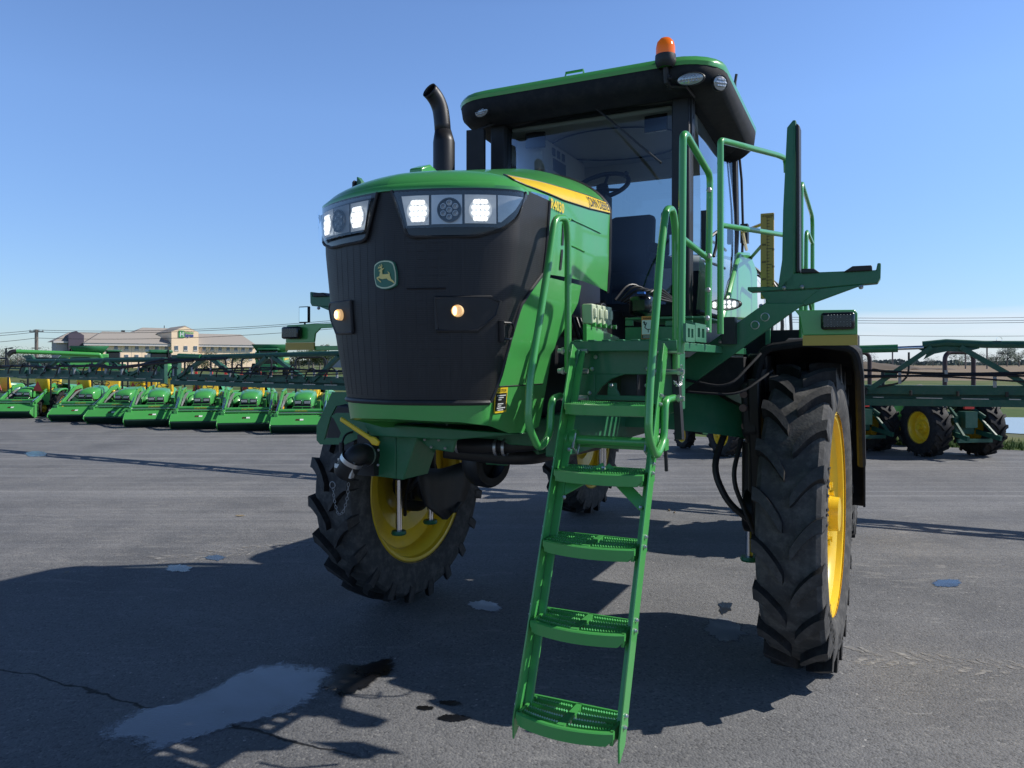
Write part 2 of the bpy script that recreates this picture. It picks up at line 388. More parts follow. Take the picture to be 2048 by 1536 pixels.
# grass blades along the lot edge (uncountable)
mb = MB()
for i in range(9000):
    u = random.uniform(-2, 13); v = 14.15+abs(random.gauss(0, .9)); p = m2w(u, v); h = random.uniform(.05,.15); a = random.uniform(0, PI); w = .012
    d = Vector((math.cos(a)*w, math.sin(a)*w, 0)); t = Vector((random.gauss(0,.03), random.gauss(0,.03), h))
    mb.add([p-d, p+d, p+t], [(0,1,2)])
M['blade'] = mat('grass_blades', (.07,.13,.025), .8, var=.4, nscale=1.5)
g = mb.build('grass', M['blade'], ang=None, recalc=False); g['kind'] = 'stuff'; g['label'] = 'short green grass along the edge of the asphalt lot'; g['category'] = 'grass'

# ------------------------------------------------------------------ puddles and stains
def wet_mat(name, col, rough, sp=.5):
    m = bpy.data.materials.new(name); nt, N, L, P = nodes(m); tc = N.new('ShaderNodeTexCoord')
    nz = N.new('ShaderNodeTexNoise'); nz.inputs['Scale'].default_value = 5; nz.inputs['Detail'].default_value = 8; L.new(tc.outputs['Object'], nz.inputs['Vector'])
    mr = N.new('ShaderNodeMapRange'); mr.inputs['From Min'].default_value = .35; mr.inputs['From Max'].default_value = .7; mr.inputs['To Min'].default_value = rough*.7; mr.inputs['To Max'].default_value = min(1, rough*1.9); L.new(nz.outputs['Fac'], mr.inputs['Value']); L.new(mr.outputs[0], P.inputs['Roughness'])
    mx = N.new('ShaderNodeMix'); mx.data_type = 'RGBA'; mx.inputs['A'].default_value = [c*.6 for c in col]+[1]; mx.inputs['B'].default_value = [c*1.4 for c in col]+[1]; L.new(nz.outputs['Fac'], mx.inputs['Factor']); L.new(mx.outputs['Result'], P.inputs['Base Color'])
    n2 = N.new('ShaderNodeTexNoise'); n2.inputs['Scale'].default_value = 95; n2.inputs['Detail'].default_value = 3; L.new(tc.outputs['Object'], n2.inputs['Vector'])
    bp = N.new('ShaderNodeBump'); bp.inputs['Strength'].default_value = .25; bp.inputs['Distance'].default_value = .004; L.new(n2.outputs['Fac'], bp.inputs['Height']); L.new(bp.outputs['Normal'], P.inputs['Normal'])
    P.inputs['Specular IOR Level'].default_value = sp
    # ragged edge that thins out
    at = N.new('ShaderNodeAttribute'); at.attribute_name = 'depth'
    n3 = N.new('ShaderNodeTexNoise'); n3.inputs['Scale'].default_value = 20; n3.inputs['Detail'].default_value = 7; n3.inputs['Roughness'].default_value = .7; L.new(tc.outputs['Object'], n3.inputs['Vector'])
    s1 = N.new('ShaderNodeMath'); s1.operation = 'ADD'; L.new(at.outputs['Fac'], s1.inputs[0]); L.new(n3.outputs['Fac'], s1.inputs[1])
    m3 = N.new('ShaderNodeMapRange'); m3.inputs['From Min'].default_value = .68; m3.inputs['From Max'].default_value = .96; L.new(s1.outputs[0], m3.inputs['Value']); L.new(m3.outputs[0], P.inputs['Alpha'])
    return m
M['water'] = wet_mat('wet_film', (.028,.032,.040), .15, .85)
M['paleresidue'] = wet_mat('pale_residue', (.15,.16,.18), .5)
M['whiteres'] = wet_mat('white_residue', (.42,.45,.50), .5)
M['oil'] = wet_mat('dark_wet_stain', (.006,.006,.007), .3, .3)
def gpt(px, py):
    Y = FPX*CAMH/(py-HZ); return Vector(((px-1024)/FPX*Y, Y, 0))
def blob(name, outline, m, label, cat, group=None, z=.004, seed=0):
    pts = [gpt(*p) for p in outline]; pts = fillet(pts, 10, True); pts = [pts[i].lerp(pts[(i+1) % len(pts)], k/3) for i in range(len(pts)) for k in range(3) if (pts[i]-pts[(i+1) % len(pts)]).length > 1e-5]; cen = sum(pts, Vector())/len(pts)
    me = bpy.data.meshes.new(name); vs = []; dep = []; K = 8; n = len(pts)
    sz = max((p-cen).length for p in pts); fq = max(1., .55/sz)
    for k in range(K+1):
        t = k/K*1.12
        for i, p in enumerate(pts):
            pf = p*fq; k2 = .22 if sz < .35 else .06; w = 1+(.30 if sz < .35 else .16)*mnoise.noise(Vector((pf.x*5+seed, pf.y*5, 0)))+k2*mnoise.noise(Vector((pf.x*14, pf.y*20, seed)))+k2*.4*mnoise.noise(Vector((pf.x*45, pf.y*45, seed)))
            q = cen+(p-cen)*t*(w if k else 1); vs.append((q.x-cen.x, q.y-cen.y, z)); dep.append(max(0, min(1, (1.12-t)*1.9)))
    fs = [(k*n+i, k*n+(i+1) % n, (k+1)*n+(i+1) % n, (k+1)*n+i) for k in range(K) for i in range(n)]
    me.from_pydata(vs, [], fs); a = me.attributes.new('depth', 'FLOAT', 'POINT'); a.data.foreach_set('value', dep)
    me.materials.append(m); o = bpy.data.objects.new(name, me); C.objects.link(o); o.location = (cen.x, cen.y, 0)
    o['label'] = label; o['category'] = cat
    if group: o['group'] = group
    return o
blob('puddle', [(190,1470),(250,1425),(390,1400),(480,1345),(540,1325),(640,1330),(670,1345),(630,1395),(560,1435),(470,1455),(400,1480),(330,1500),(240,1495)], M['water'], 'large thin puddle crossing the crack in the foreground asphalt', 'puddle', seed=1)
blob('dark_stain', [(640,1365),(680,1335),(760,1322),(800,1330),(760,1360),(700,1395),(650,1390)], M['oil'], 'dark wet stain at the right end of the large foreground puddle', 'stain', seed=2, z=.008)
blob('white_residue', [(930,1206),(960,1200),(990,1206),(1012,1220),(975,1224),(945,1218)], M['whiteres'], 'small white residue patch behind the ladder by the front tyre', 'stain', seed=3)
blob('wet_patch', [(1405,1250),(1430,1232),(1480,1245),(1495,1275),(1460,1286),(1420,1275)], M['paleresidue'], 'greyish damp patch in the shadow beside the big right tyre', 'stain', seed=4)
blob('damp_trail', [(1435,1205),(1465,1203),(1460,1225),(1440,1232)], M['oil'], 'small dark damp trail just behind the greyish damp patch', 'stain', seed=5)
for i, (x, y, r, lb) in enumerate([(850,1417,16,'small oil spot in sunlight, nearest the large puddle'),(905,1437,26,'dark oil spot in sunlight left of the lowest ladder step'),(900,1407,18,'small oil spot just above the widest sunlit oil spot')]):
    blob('oil_spot', [(x+r*math.cos(a)*1.3, y+r*.3*math.sin(a)) for a in [2*PI*k/8 for k in range(8)]], M['oil'], lb, 'stain', 'oil spots on the sunlit asphalt', seed=10+i)
for i, (x, y, rx, lb) in enumerate([(430,1116,18,'small wet spot on sunlit asphalt left of the front tyre shadow'),(358,1137,24,'splattered wet spot on sunlit asphalt, farthest left of the spots'),(1893,1167,26,'wet spot on the open asphalt at far right of the big tyre'),(72,908,20,'small wet spot near the boom shadow at the left edge')]):
    blob('wet_spot', [(x+rx*math.cos(a)*1.2, y+rx*.32*math.sin(a)) for a in [2*PI*k/9 for k in range(9)]], M['water'], lb, 'stain', 'wet spots on the asphalt', seed=20+i)

# dusty lug prints left by tyres
M['dust'] = wet_mat('pale_dust', (.30,.292,.28), .9, .2)
def track(p0, p1, n, w, label, seed):
    rnd = random.Random(seed); a, b = gpt(*p0), gpt(*p1); d = (b-a).normalized(); s_ = Vector((-d.y, d.x, 0)); mid = (a+b)/2; vs, fs, dep = [], [], []
    for k in range(n):
        c_ = a.lerp(b, (k+rnd.uniform(-.15,.15))/n)
        for sg in (-1, 1):
            if rnd.random() < .25: continue
            q = [c_+s_*(sg*w*.08)+d*.02, c_+s_*(sg*w*rnd.uniform(.4,.55))-d*.10, c_+s_*(sg*w*.5)-d*.15, c_+s_*(sg*w*.06)-d*.04]; o = len(vs)
            for i in range(6):
                for l, r in ((q[0], q[1]), (q[3], q[2])):
                    p = l.lerp(r, i/5)+Vector((rnd.uniform(-1,1), rnd.uniform(-1,1), 0))*.012; vs.append((p.x-mid.x, p.y-mid.y, .003)); dep.append(rnd.uniform(.18,.42))
            fs += [(o+2*i, o+2*i+2, o+2*i+3, o+2*i+1) for i in range(5)]
    me = bpy.data.meshes.new('tyre_print'); me.from_pydata(vs, [], fs); at = me.attributes.new('depth', 'FLOAT', 'POINT'); at.data.foreach_set('value', dep); me.materials.append(M['dust'])
    o = bpy.data.objects.new('tyre_print', me); C.objects.link(o); o.location = (mid.x, mid.y, 0); tag(o, label, 'tyre print')
track((1700,1310), (2120,1352), 12, .34, 'pale dusty tyre prints running right from the big right tyre', 3)
track((330,1120), (640,1085), 14, .4, 'pale dusty tyre prints on the sunlit asphalt left of the front tyre', 5)

# ------------------------------------------------------------------ wheels
def tyre_mesh(Rr, W, bead, nl, lug, side=1, letters=None, nseg=64, lugw=.03, sweep=.21, cm=2):
    """axis along x, outer face towards +x*side; front of the machine is -y"""
    mb = MB(); rc = Rr-lug; hw = W/2
    prof = [(-hw*.80, bead), (-hw*.95, lerp(bead, rc, .18)), (-hw*1.03, lerp(bead, rc, .45)), (-hw*1.0, lerp(bead, rc, .75)), (-hw*.93, rc-.02*Rr), (-hw*.8, rc), (0, rc+.006*Rr), (hw*.8, rc), (hw*.93, rc-.02*Rr), (hw*1.0, lerp(bead, rc, .75)), (hw*1.03, lerp(bead, rc, .45)), (hw*.95, lerp(bead, rc, .18)), (hw*.80, bead)]
    mb.lathe(prof, n=nseg, m=cm)
    mb.lathe([(-hw*.80, bead), (hw*.80, bead)], n=nseg)
    def pt(x, r, ph): return (x, -r*math.sin(ph), r*math.cos(ph))
    for sg in (-1, 1):
        for k in range(nl):
            p0 = 2*PI*(k+(.5 if sg > 0 else 0))/nl; rows = []
            S = 7
            for j in range(S+1):
                t = j/S; x = sg*lerp(hw*.10, hw*1.0, t); ph = p0-sweep*(1-(1-t)**1.6)
                rt = Rr-(.012*Rr)*t*t; rb = rc-.03*Rr
                wa = lugw*(1.0 if t > .1 else .72); wb = wa*1.3
                rows.append([pt(x, rb, ph-wb), pt(x, rt, ph-wa), pt(x, rt, ph+wa), pt(x, rb, ph+wb)])
            ph = p0-sweep*1.02; x = sg*hw*1.03; rr_ = lerp(bead, rc, .72)
            rows.append([pt(x*.97, rr_-.02*Rr, ph-lugw*1.1), pt(x, rr_, ph-lugw*.8), pt(x, rr_, ph+lugw*.8), pt(x*.97, rr_-.02*Rr, ph+lugw*1.1)])
            o = len(mb.v); fo = len(mb.f); mb.grid(rows); mb.face((o, o+1, o+2, o+3))
            if cm == 2:
                for k_ in range(fo, fo+len(rows)*3-3):
                    if (k_-fo) % 3 == 1: mb.m[k_] = 3
    if letters:
        for word, phc, flip, rad, size in letters:
            wd = text_w(word, .02)*size
            def fn(x, y, phc=phc, flip=flip, rad=rad, wd=wd, size=size):
                a = (x-wd/2)/rad; r = rad+(y-size*.35)
                if flip: ph = phc+a; r = rad-(y-size*.35)
                else: ph = phc-a
                return pt(side*(hw*1.03+.002), r, ph)
            mb.text(word, fn, size, 1, .02)
    return mb
def rim_mesh(bead, W, side, off):
    mb = MB(); hw = W/2; b = bead
    prof = [(-hw*.86, b+.012), (-hw*.82, b+.02), (-hw*.78, b-.01), (-hw*.6, b-.018), (-hw*.5, b-.045), (-hw*.1, b-.07), (hw*.3, b-.07), (hw*.5, b-.045), (hw*.6, b-.018), (hw*.78, b-.01), (hw*.82, b+.02), (hw*.86, b+.012)]
    mb.lathe(prof, n=56); mb.lathe([(a, r-.012) for a, r in prof], n=56)
    return mb
def hub_mesh(bead, W, side, big=1):
    mb = MB(); b = bead-.07
    pr = [(.02, b), (.035, b*.86), (.0, b*.72), (.03, b*.5), (.085, b*.44), (.10, b*.40), (.10, b*.05), (.10, .001)]
    mb.lathe([(a*side, r) for a, r in pr], n=40)
    pr2 = [(a*side-.02*side, r) for a, r in pr]; mb.lathe(pr2, n=40)
    mb.lathe([(.10*side, b*.2), (.17*side, b*.19), (.175*side, .001)], n=24)
    for k in range(10):
        a = 2*PI*k/10; mb.cyl((.10*side, b*.33*math.cos(a), b*.33*math.sin(a)), (.125*side, b*.33*math.cos(a), b*.33*math.sin(a)), b*.035, 6)
    return mb
def make_wheel(root, u, v, Rr, W, bead, side, nl=24, lug=.045, letters=None, nseg=64, lugw=.038, sweep=.185):
    h = hub_mesh(bead, W, side).build('wheel', M['yellow'], root, loc_=(u, v, Rr))
    tyre_mesh(Rr, W, bead, nl, lug, side, letters, nseg, lugw, sweep).build('tyre', [M['rubber'], M['letter'], M['carcass'], M['lugtop']], h, ang=30)
    rim_mesh(bead, W, side, 0).build('rim', M['yellow'], h)
    return h

# ================================================================== THE SPRAYER
SP = empty('sprayer', 'tall green and yellow self-propelled crop sprayer with lit headlights and a ladder lowered in front', 'sprayer', (OX, OY, 0), -TH)
LET = [('ULTRA', R(72), False, .735, .11), ('SPRAYER', R(137), True, .735, .10), ('R-1', R(172), False, .73, .08)]
wl = make_wheel(SP, 1.53, .13, .925, .35, .605, 1, nl=21, lug=.056, letters=LET)
wr = make_wheel(SP, -1.445, .13, .92, .34, .605, -1, nl=21, lug=.056)
wl.rotation_euler = (0, 0, R(-2.5)); wr.rotation_euler = (0, 0, R(-2.5))
for src, u in ((wl, 1.54), (wr, -1.455)):
    c = copy_tree(src, SP); c.location = (u*.965, 3.95, .925); c.rotation_euler = (0, 0, 0)

# ---- hood surface
WT = [(1.45,.345),(1.67,.385),(1.93,.447),(2.15,.49),(2.37,.518),(2.6,.527)]
VF = [(1.45,-2.10),(1.68,-2.14),(2.1,-2.175),(2.6,-2.18)]
VC, VR = -1.934, -.70
def ring(z, n=40):
    w = interp(WT, z); vf = interp(VF, z); P = []
    for i in range(n+1):
        t = PI/2*i/n; P.append((w*math.sin(t)**1.3, VC-(VC-vf)*max(0, math.cos(t))**1.3))
    for i in range(1, 25): P.append((w+.012*math.sin(PI*i/24)*(1 if z > 1.9 else 0), lerp(VC, VR, i/24)))
    return P
def surf(a, z, off=0):
    P = ring(z); sg = 1 if a >= 0 else -1; a = abs(a); Ls = 0
    for i, ((x0, y0), (x1, y1)) in enumerate(zip(P, P[1:])):
        d = math.hypot(x1-x0, y1-y0)
        if Ls+d >= a or i == len(P)-2:
            k = (a-Ls)/d if d > 1e-9 else 0; nx, ny = (y1-y0)/d, -(x1-x0)/d
            return Vector((sg*(x0+(x1-x0)*k+off*nx), y0+(y1-y0)*k+off*ny, z))
        Ls += d
def spatch(mb, a0f, a1f, z0, z1, na, nz_, off, m=0):
    rows = []
    for j in range(nz_+1):
        z = lerp(z0, z1, j/nz_); a0 = a0f(z) if callable(a0f) else a0f; a1 = a1f(z) if callable(a1f) else a1f
        rows.append([surf(lerp(a0, a1, i/na), z, off) for i in range(na+1)])
    mb.grid(rows, m)
GE = [(1.66,.44),(1.685,.455),(1.79,.518),(1.95,.575),(2.10,.648),(2.18,.74),(2.262,.855),(2.30,.862),(2.60,.90)]
ge = lambda z: interp(GE, z)
mb = MB(); spatch(mb, lambda z: -ge(z), ge, 1.672, 2.605, 100, 40, .004)
grille = mb.build('grille', M['grille'], SP, ang=60)
# seam frame round the grille, ribs, and pad plates
mb = MB()
for sg in (-1, 1):
    mb.tube([surf(sg*ge(z), z, .005) for z in [1.672+i*.031 for i in range(31)]], .009, 8)
mb.tube([surf(a, 1.672, .006) for a in [-.44+i*.022 for i in range(41)]], .012, 8)
mb.build('seam_trim', M['black'], grille)
mb = MB()
for k in range(-8, 9):
    a = k*.052-.01
    if abs(a) < .40: mb.tube([surf(a*(.9+.1*(z-1.68)), z, .0038) for z in (1.70, 1.8, 1.9, 2.0, 2.1, 2.2, 2.3, 2.4)], .0012, 4)
mb.build('grille_rib', M['black'], grille)
mb = MB()
for k in range(16):
    z = 2.36-k*.035
    if k == 5 or k == 9: continue
    mb.tube([surf(a, z, .0038) for a in (.10, .16, .22, .27)], .0009, 4)
mb.tube([surf(a, 2.165, .005) for a in (.10, .16, .22, .27)], .004, 5)
mb.build('cooler_fin', M['blackmetal'], grille)
for sg in (-1, 1):   # smooth pads that carry the lower lamps
    mb = MB()
    def rpad(a0, a1, z0, z1, off): spatch(mb, lambda z: sg*(a0+.03*max(0, (z1-z)/(z1-z0)-.6)), lambda z: sg*(a1-.16*max(0, (z1-z)/(z1-z0)-.35)), z0, z1, 10, 10, off)
    rpad(.225, .50, 1.985, 2.125, .014)
    mb.tube([surf(sg*a, z, .012) for a, z in ((.225,1.99),(.225,2.125),(.46,2.128),(.50,2.11),(.48,2.05),(.40,1.985),(.225,1.985))], .008, 6)
    mb.build('lamp_pad', M['black'], grille)
for sg in (-1, 1):
    ctr = surf(sg*.317, 2.068, .025); nrm = (surf(sg*.317, 2.068, .05)-surf(sg*.317, 2.068, 0)).normalized(); nrm = (nrm+Vector((0,-1,0))*.9).normalized()
    mb = MB(); mb.lathe([(-.02,.026),(.0,.026),(.008,.024)], ctr, nrm, 20, 0); mb.lathe([(.0,.0235),(.004,.001)], ctr, nrm, 20, 0)
    lp = mb.build('lower_lamp', M['warmlens'], grille)
    mb = MB(); x = nrm.orthogonal().normalized(); mb.ball(ctr+Vector((-.010,0,0))+nrm*.006, (.010,.009,.020), 12)
    mb.build('lamp_bulb', M['warm'], lp)
# latch ring on the grille side
mb = MB(); p = surf(.515, 1.99, .012)
mb.tube([surf(.505, 2.03, .01), surf(.505, 1.94, .01)], .014, 8); mb.tube([surf(.51, 2.02, .02), surf(.555, 2.02, .022), surf(.57, 1.985, .022), surf(.555, 1.95, .022), surf(.51, 1.95, .02)], .005, 6, round_=.02)
mb.build('latch', M['blackmetal'], grille)
# emblem
def emb(x, y, off): # crop pixels -> surface
    return surf((x-840)/1843*.272*.97, 2.229-(y-770)/1536*.2235, off)
rim = [(480,470),(560,415),(680,370),(840,355),(1000,370),(1080,400),(1140,440),(1180,560),(1215,700),(1225,850),(1225,950),(1215,1050),(1190,1090),(1080,1145),(960,1180),(840,1185),(740,1175),(620,1130),(545,1095),(510,1010),(475,880),(455,740),(455,600)]
em = MB()
def flat(mb, poly, off, m=0):
    o = len(mb.v); mb.v += [tuple(emb(x, y, off)) for x, y in poly]; mb.face(range(o, o+len(poly)), m)
cx, cy = 840, 770
sc = lambda k, poly: [(cx+(x-cx)*k, cy+(y-cy)*k) for x, y in poly]
base = [Vector((x, y, 0)) for x, y in rim]; base = [(p.x, p.y) for p in fillet(base, 30, True)]
o = len(em.v); em.v += [tuple(emb(x, y, .0)) for x, y in sc(1.06, base)]+[tuple(emb(x, y, .016)) for x, y in sc(1.05, base)]
n = len(base)
for i in range(n): em.face((o+i, o+(i+1) % n, o+n+(i+1) % n, o+n+i), 0)
flat(em, sc(1.05, base), .016, 0); flat(em, base, .018, 1); flat(em, sc(.91, base), .020, 0)
deer = [(648,658),(700,668),(714,690),(700,750),(695,800),(640,825),(592,838),(578,865),(610,905),(660,952),(750,1012),(740,968),(692,930),(640,882),(655,868),(720,890),(800,908),(930,892),(985,945),(1080,985),(1130,1012),(1172,1050),(1192,1020),(1140,955),(1085,920),(1060,860),(1035,790),(1045,770),(1020,720),(955,675),(988,730),(995,758),(900,765),(800,758),(792,700),(792,640),(820,625),(862,572),(800,590),(780,570),(745,598)]
ant = [(775,578),(800,525),(785,470),(738,448),(768,492),(770,530),(735,528),(722,492),(676,478),(706,512),(716,545),(664,540),(630,512),(650,552),(622,595),(680,572),(745,580)]
for pl in (deer, ant): flat(em, pl, .022, 2)
e_ = em.build('emblem', [M['labelgreen'], M['emblemrim'], M['emblemgold']], grille, ang=20, recalc=False)
md = e_.modifiers.new('tri', 'TRIANGULATE')

# ---- headlights (conform to the nose)
for sg in (-1, 1):
    A = lambda a: sg*a
    zt = lambda a: interp([(0.03,2.575),(.5,2.585),(.66,2.59)], a)
    mb = MB()
    spatch(mb, lambda z: sg*interp([(2.39,.105),(2.585,.035)], z), lambda z: sg*interp([(2.39,.40),(2.42,.52),(2.46,.57),(2.585,.625)], z), 2.39, 2.59, 30, 10, .014)
    hb = mb.build('headlight', M['gloss'], SP, ang=60)
    mb = MB()
    pr = [(.035,2.59),(.105,2.395),(.13,2.385),(.40,2.385),(.52,2.42),(.58,2.47),(.63,2.59)]
    mb.tube([surf(sg*a, z, .016) for a, z in pr], .007, 6, round_=.03)
    mb.build('headlight_frame', M['black'], hb)
    cells = [(.085,.205,1),(.215,.345,0),(.355,.485,1)]
    for a0, a1, lit in cells:
        mb = MB(); zlo, zhi = 2.432, 2.552
        lo = lambda z: sg*(a0+(.025*(zhi-z)/(zhi-zlo) if a0 < .1 else 0)); hi = lambda z: sg*a1
        spatch(mb, lo, hi, zlo+.006*(a0*3), zhi+.008, 8, 6, .020)
        cell = mb.build('reflector', M['ledbg'] if lit else M['silver'], hb, ang=60)
        ac = (a0+a1)/2+(.012 if a0 < .3 else 0); zc = 2.494
        ctr = surf(sg*ac, zc, .026); nrm = (surf(sg*ac, zc, .05)-surf(sg*ac, zc, 0)).normalized()
        x = Vector((0,0,1)).cross(nrm).normalized(); y = Vector((0,0,1))
        if lit:
            mb = MB()
            for j in range(4):
                for i in range(4):
                    px_, py_ = (i-1.5)*.0185, (j-1.5)*.024
                    if abs(i-1.5) > 1 and abs(j-1.5) > 1: px_ *= .78
                    mb.lathe([(0,.0105),(.003,.010),(.005,.006),(.006,.001)], ctr+x*px_+y*py_-nrm*.004, nrm, 10)
            lo_ = mb.build('lamp', M['led'], hb)
            mb = MB(); mb.lathe([(-.004,.050),(.0,.050),(.0,.046),(-.003,.045),(-.003,.001)], ctr-nrm*.003, nrm, 24); mb.build('lamp_bowl', M['bowl'], hb)
        else:
            mb = MB(); mb.lathe([(-.003,.052),(.006,.052),(.006,.046),(-.001,.044),(-.001,.001)], ctr, nrm, 28); mb.build('lamp', M['darklens'], hb)
            mb = MB()
            for k in range(7):
                d = Vector() if k == 6 else x*(.030*math.cos(PI/6+k*PI/3))+y*(.030*math.sin(PI/6+k*PI/3))
                mb.lathe([(0,.0135),(.007,.012),(.007,.009)], ctr+d, nrm, 12); mb.lathe([(.004,.008),(.006,.002)], ctr+d, nrm, 10)
            mb.build('lamp_cell', M['silver'], hb)
    mb = MB(); spatch(mb, lambda z: sg*.492, lambda z: sg*interp([(2.44,.50),(2.50,.565),(2.56,.60)], z), 2.445, 2.56, 8, 6, .020)
    mb.build('side_reflector', M['lensclear'], hb, ang=60)
    mb = MB(); spatch(mb, lambda z: sg*interp([(2.42,.10),(2.575,.05)], z), lambda z: sg*interp([(2.42,.50),(2.46,.555),(2.575,.612)], z), 2.42, 2.575, 24, 8, .036)
    mb.build('lamp_cover', M['lensglass'], hb, ang=60)

# ---- green hood body: cap, side panels, skirt and chin
ZC = [(-2.18,2.645),(-2.1,2.675),(-1.9,2.73),(-1.5,2.835),(-1.0,2.955),(-.7,2.99)]
ZE = 2.6
ZET = [(-1.95,2.6),(-1.5,2.64),(-.7,2.695)]
def zedge(v): return interp(ZET, v)
def capz(v): return interp(ZC, v)
def cap(q, r, off=0):
    """q: index along the ring (signed arc), r: 0 edge .. 1 ridge"""
    e = surf(q, ZE); vc = e.y if e.y > -1.75 else lerp(e.y, -1.75, .55); ze = zedge(e.y)
    v = lerp(e.y, vc, r); f = (1-(1-r)**1.75)**(1/1.75); zc = capz(vc)
    return Vector((e.x*(1-r), v, lerp(ze, zc, f)))
QM = 2*.0+sum(math.hypot(b[0]-a[0], b[1]-a[1]) for a, b in zip(ring(2.6), ring(2.6)[1:]))
mb = MB(); rs = [0,.008,.02,.04,.07,.11,.16,.22,.3,.4,.5,.62,.75,.88,1]
for sg in (-1, 1):
    mb.grid([[cap(sg*QM*i/70+(1e-6*sg), r) for i in range(71)] for r in rs])
# lip under the cap
lipo = lambda a: .014*max(0, min(1, (.72-abs(a))/.14))
rows = [[surf(-.72+1.44*i/100, z, k*lipo(-.72+1.44*i/100)) for i in range(101)] for z, k in ((2.590,.3),(2.590,1),(2.603,1))]+[[cap(-.72+1.44*i/100+1e-6, .03) for i in range(101)]]; mb.grid(rows)
# side panels behind the grille edge
for sg in (-1, 1):
    zl = lambda t: interp([(0,2.262),(.25,2.245),(.6,2.25),(1,2.262)], t)
    rows = []
    for j in range(17):
        row = []
        for i in range(31):
            t = i/30; zb = lerp(2.262, 2.255, t)+.018*math.sin(PI*t); a0 = ge(2.4); z = lerp(zb, 2.6, j/16); aa = lerp(ge(z), QM, t); pz = lerp(zb, zedge(surf(aa, 2.6).y), j/16); q_ = surf(sg*aa, z, 0); row.append(Vector((q_.x, q_.y, pz)))
        rows.append(row)
    mb.grid(rows)
hood = mb.build('hood', M['green'], SP, ang=50)
# hood rear edge band (dark) and raised panel lines
mb = MB()
for sg in (-1, 1):
    mb.tube([surf(sg*(QM-.02), 2.25+.35*i/10, -.004) for i in range(11)]+[cap(sg*(QM-.02), r, 0)-Vector((0,0,.004)) for r in rs[1:]], .014, 6)
mb.build('hood_edge', M['black'], hood)
for sg in (1, -1):
    mb = MB()
    q0 = ge(2.55)+.24
    mb.tube([surf(sg*q0, 2.27+.01, .004)]+[surf(sg*q0, z, .006) for z in (2.35,2.45,2.54)]+[surf(sg*(q0+.03), 2.565, .006)]+[surf(sg*(q0+t), 2.565, .001) for t in (.1,.2,.3,.4,.5)], .004, 6)
    mb.tube([surf(sg*(q0+.0+t), 2.435-.03*t*t*4, .001) for t in (0,.06,.12,.18,.24)], .004, 6)
    mb.build('panel_bead', M['green'], hood)
    mb = MB()
    for zs in ((2.30,2.40),(2.42,2.53)):
        spatch(mb, lambda z: sg*(ge(2.45)+.175+.10*(z-2.4)), lambda z: sg*(ge(2.45)+.197+.10*(z-2.4)), zs[0], zs[1], 2, 6, .003)
    spatch(mb, lambda z: sg*(.83+.25*(z-2.0)), lambda z: sg*(.853+.25*(z-2.0)), 1.97, 2.19, 2, 6, .003)
    mb.build('vent_slot', M['ink'], hood)
# yellow stripe along the shoulder
def capq(q, z, off):
    e = surf(q, ZE); vc = e.y if e.y > -1.75 else lerp(e.y, -1.75, .55); zc = capz(vc); ze = zedge(e.y)
    f = (z-ze)/(zc-ze); r = 1-(1-max(0, min(1, f))**1.75)**(1/1.75) if f > 0 else 0
    p = cap(q, r) if z >= ze else surf(q, min(z, 2.6));
    if z < ze: p.z = z
    n_ = Vector((.85*(1 if q > 0 else -1), 0 if abs(q) > .7 else -.4, .5)).normalized()
    return p+n_*off
for sg in (1, -1):
    q0, q1 = .60, QM-.035
    mb = MB()
    def zr(t): 
        tl = min(1, (t/.07))**.5; lo = interp([(0,2.630),(.4,2.637),(.7,2.662),(1,2.700)], t); hi = interp([(0,2.690),(.15,2.702),(.4,2.716),(.7,2.742),(1,2.768)], t); mid = 2.645
        return lerp(mid, lo, tl), lerp(mid, hi, tl)
    rows = []; edge = []
    T = [0,.002,.006,.012,.02,.035,.05,.07,.10,.14]+[.2+.8*i/30 for i in range(31)]
    for k in range(5): rows.append([capq(sg*lerp(q0, q1, t), lerp(*zr(t), k/4), .005) for t in T])
    mb.grid(rows); 
    stripe = mb.build('hood_stripe', M['yellow'], hood, ang=60)
    mb = MB(); mb.tube([capq(sg*lerp(q0, q1, t), zr(t)[0], .004) for t in T], .004, 5); mb.tube([capq(sg*lerp(q0, q1, t), zr(t)[1], .004) for t in T], .0035, 5)
    mb.build('stripe_outline', M['ink'], hood)
    mb = MB(); wd = text_w('JOHN DEERE', 0); size = .058
    def fn(x, y):
        k_ = x/(wd*size); q = (q1-.012-.36)+k_*.36 if sg > 0 else (q1-.012)-k_*.36
        t = (q-q0)/(q1-q0); lo, hi = zr(t); return capq(sg*q, lo+.012+(y/size)/.72*(hi-lo-.022), .008)
    mb.text('JOHN DEERE', fn, size, 0, 0); mb.build('hood_lettering', M['ink'], hood, ang=None)
    mb = MB(); wd = text_w('R4030', .03)
    def fn2(x, y):
        q = ge(2.57)+.018+x/wd*.16
        if sg < 0: q = ge(2.57)+.165-x/wd*.145
        p_ = surf(sg*q, 2.59, .005); p_.z = 2.575+y/.72*.046; return p_
    mb.text('R4030', fn2, 1, 0, .03); mb.build('model_lettering', M['labelyellow'], hood, ang=None)
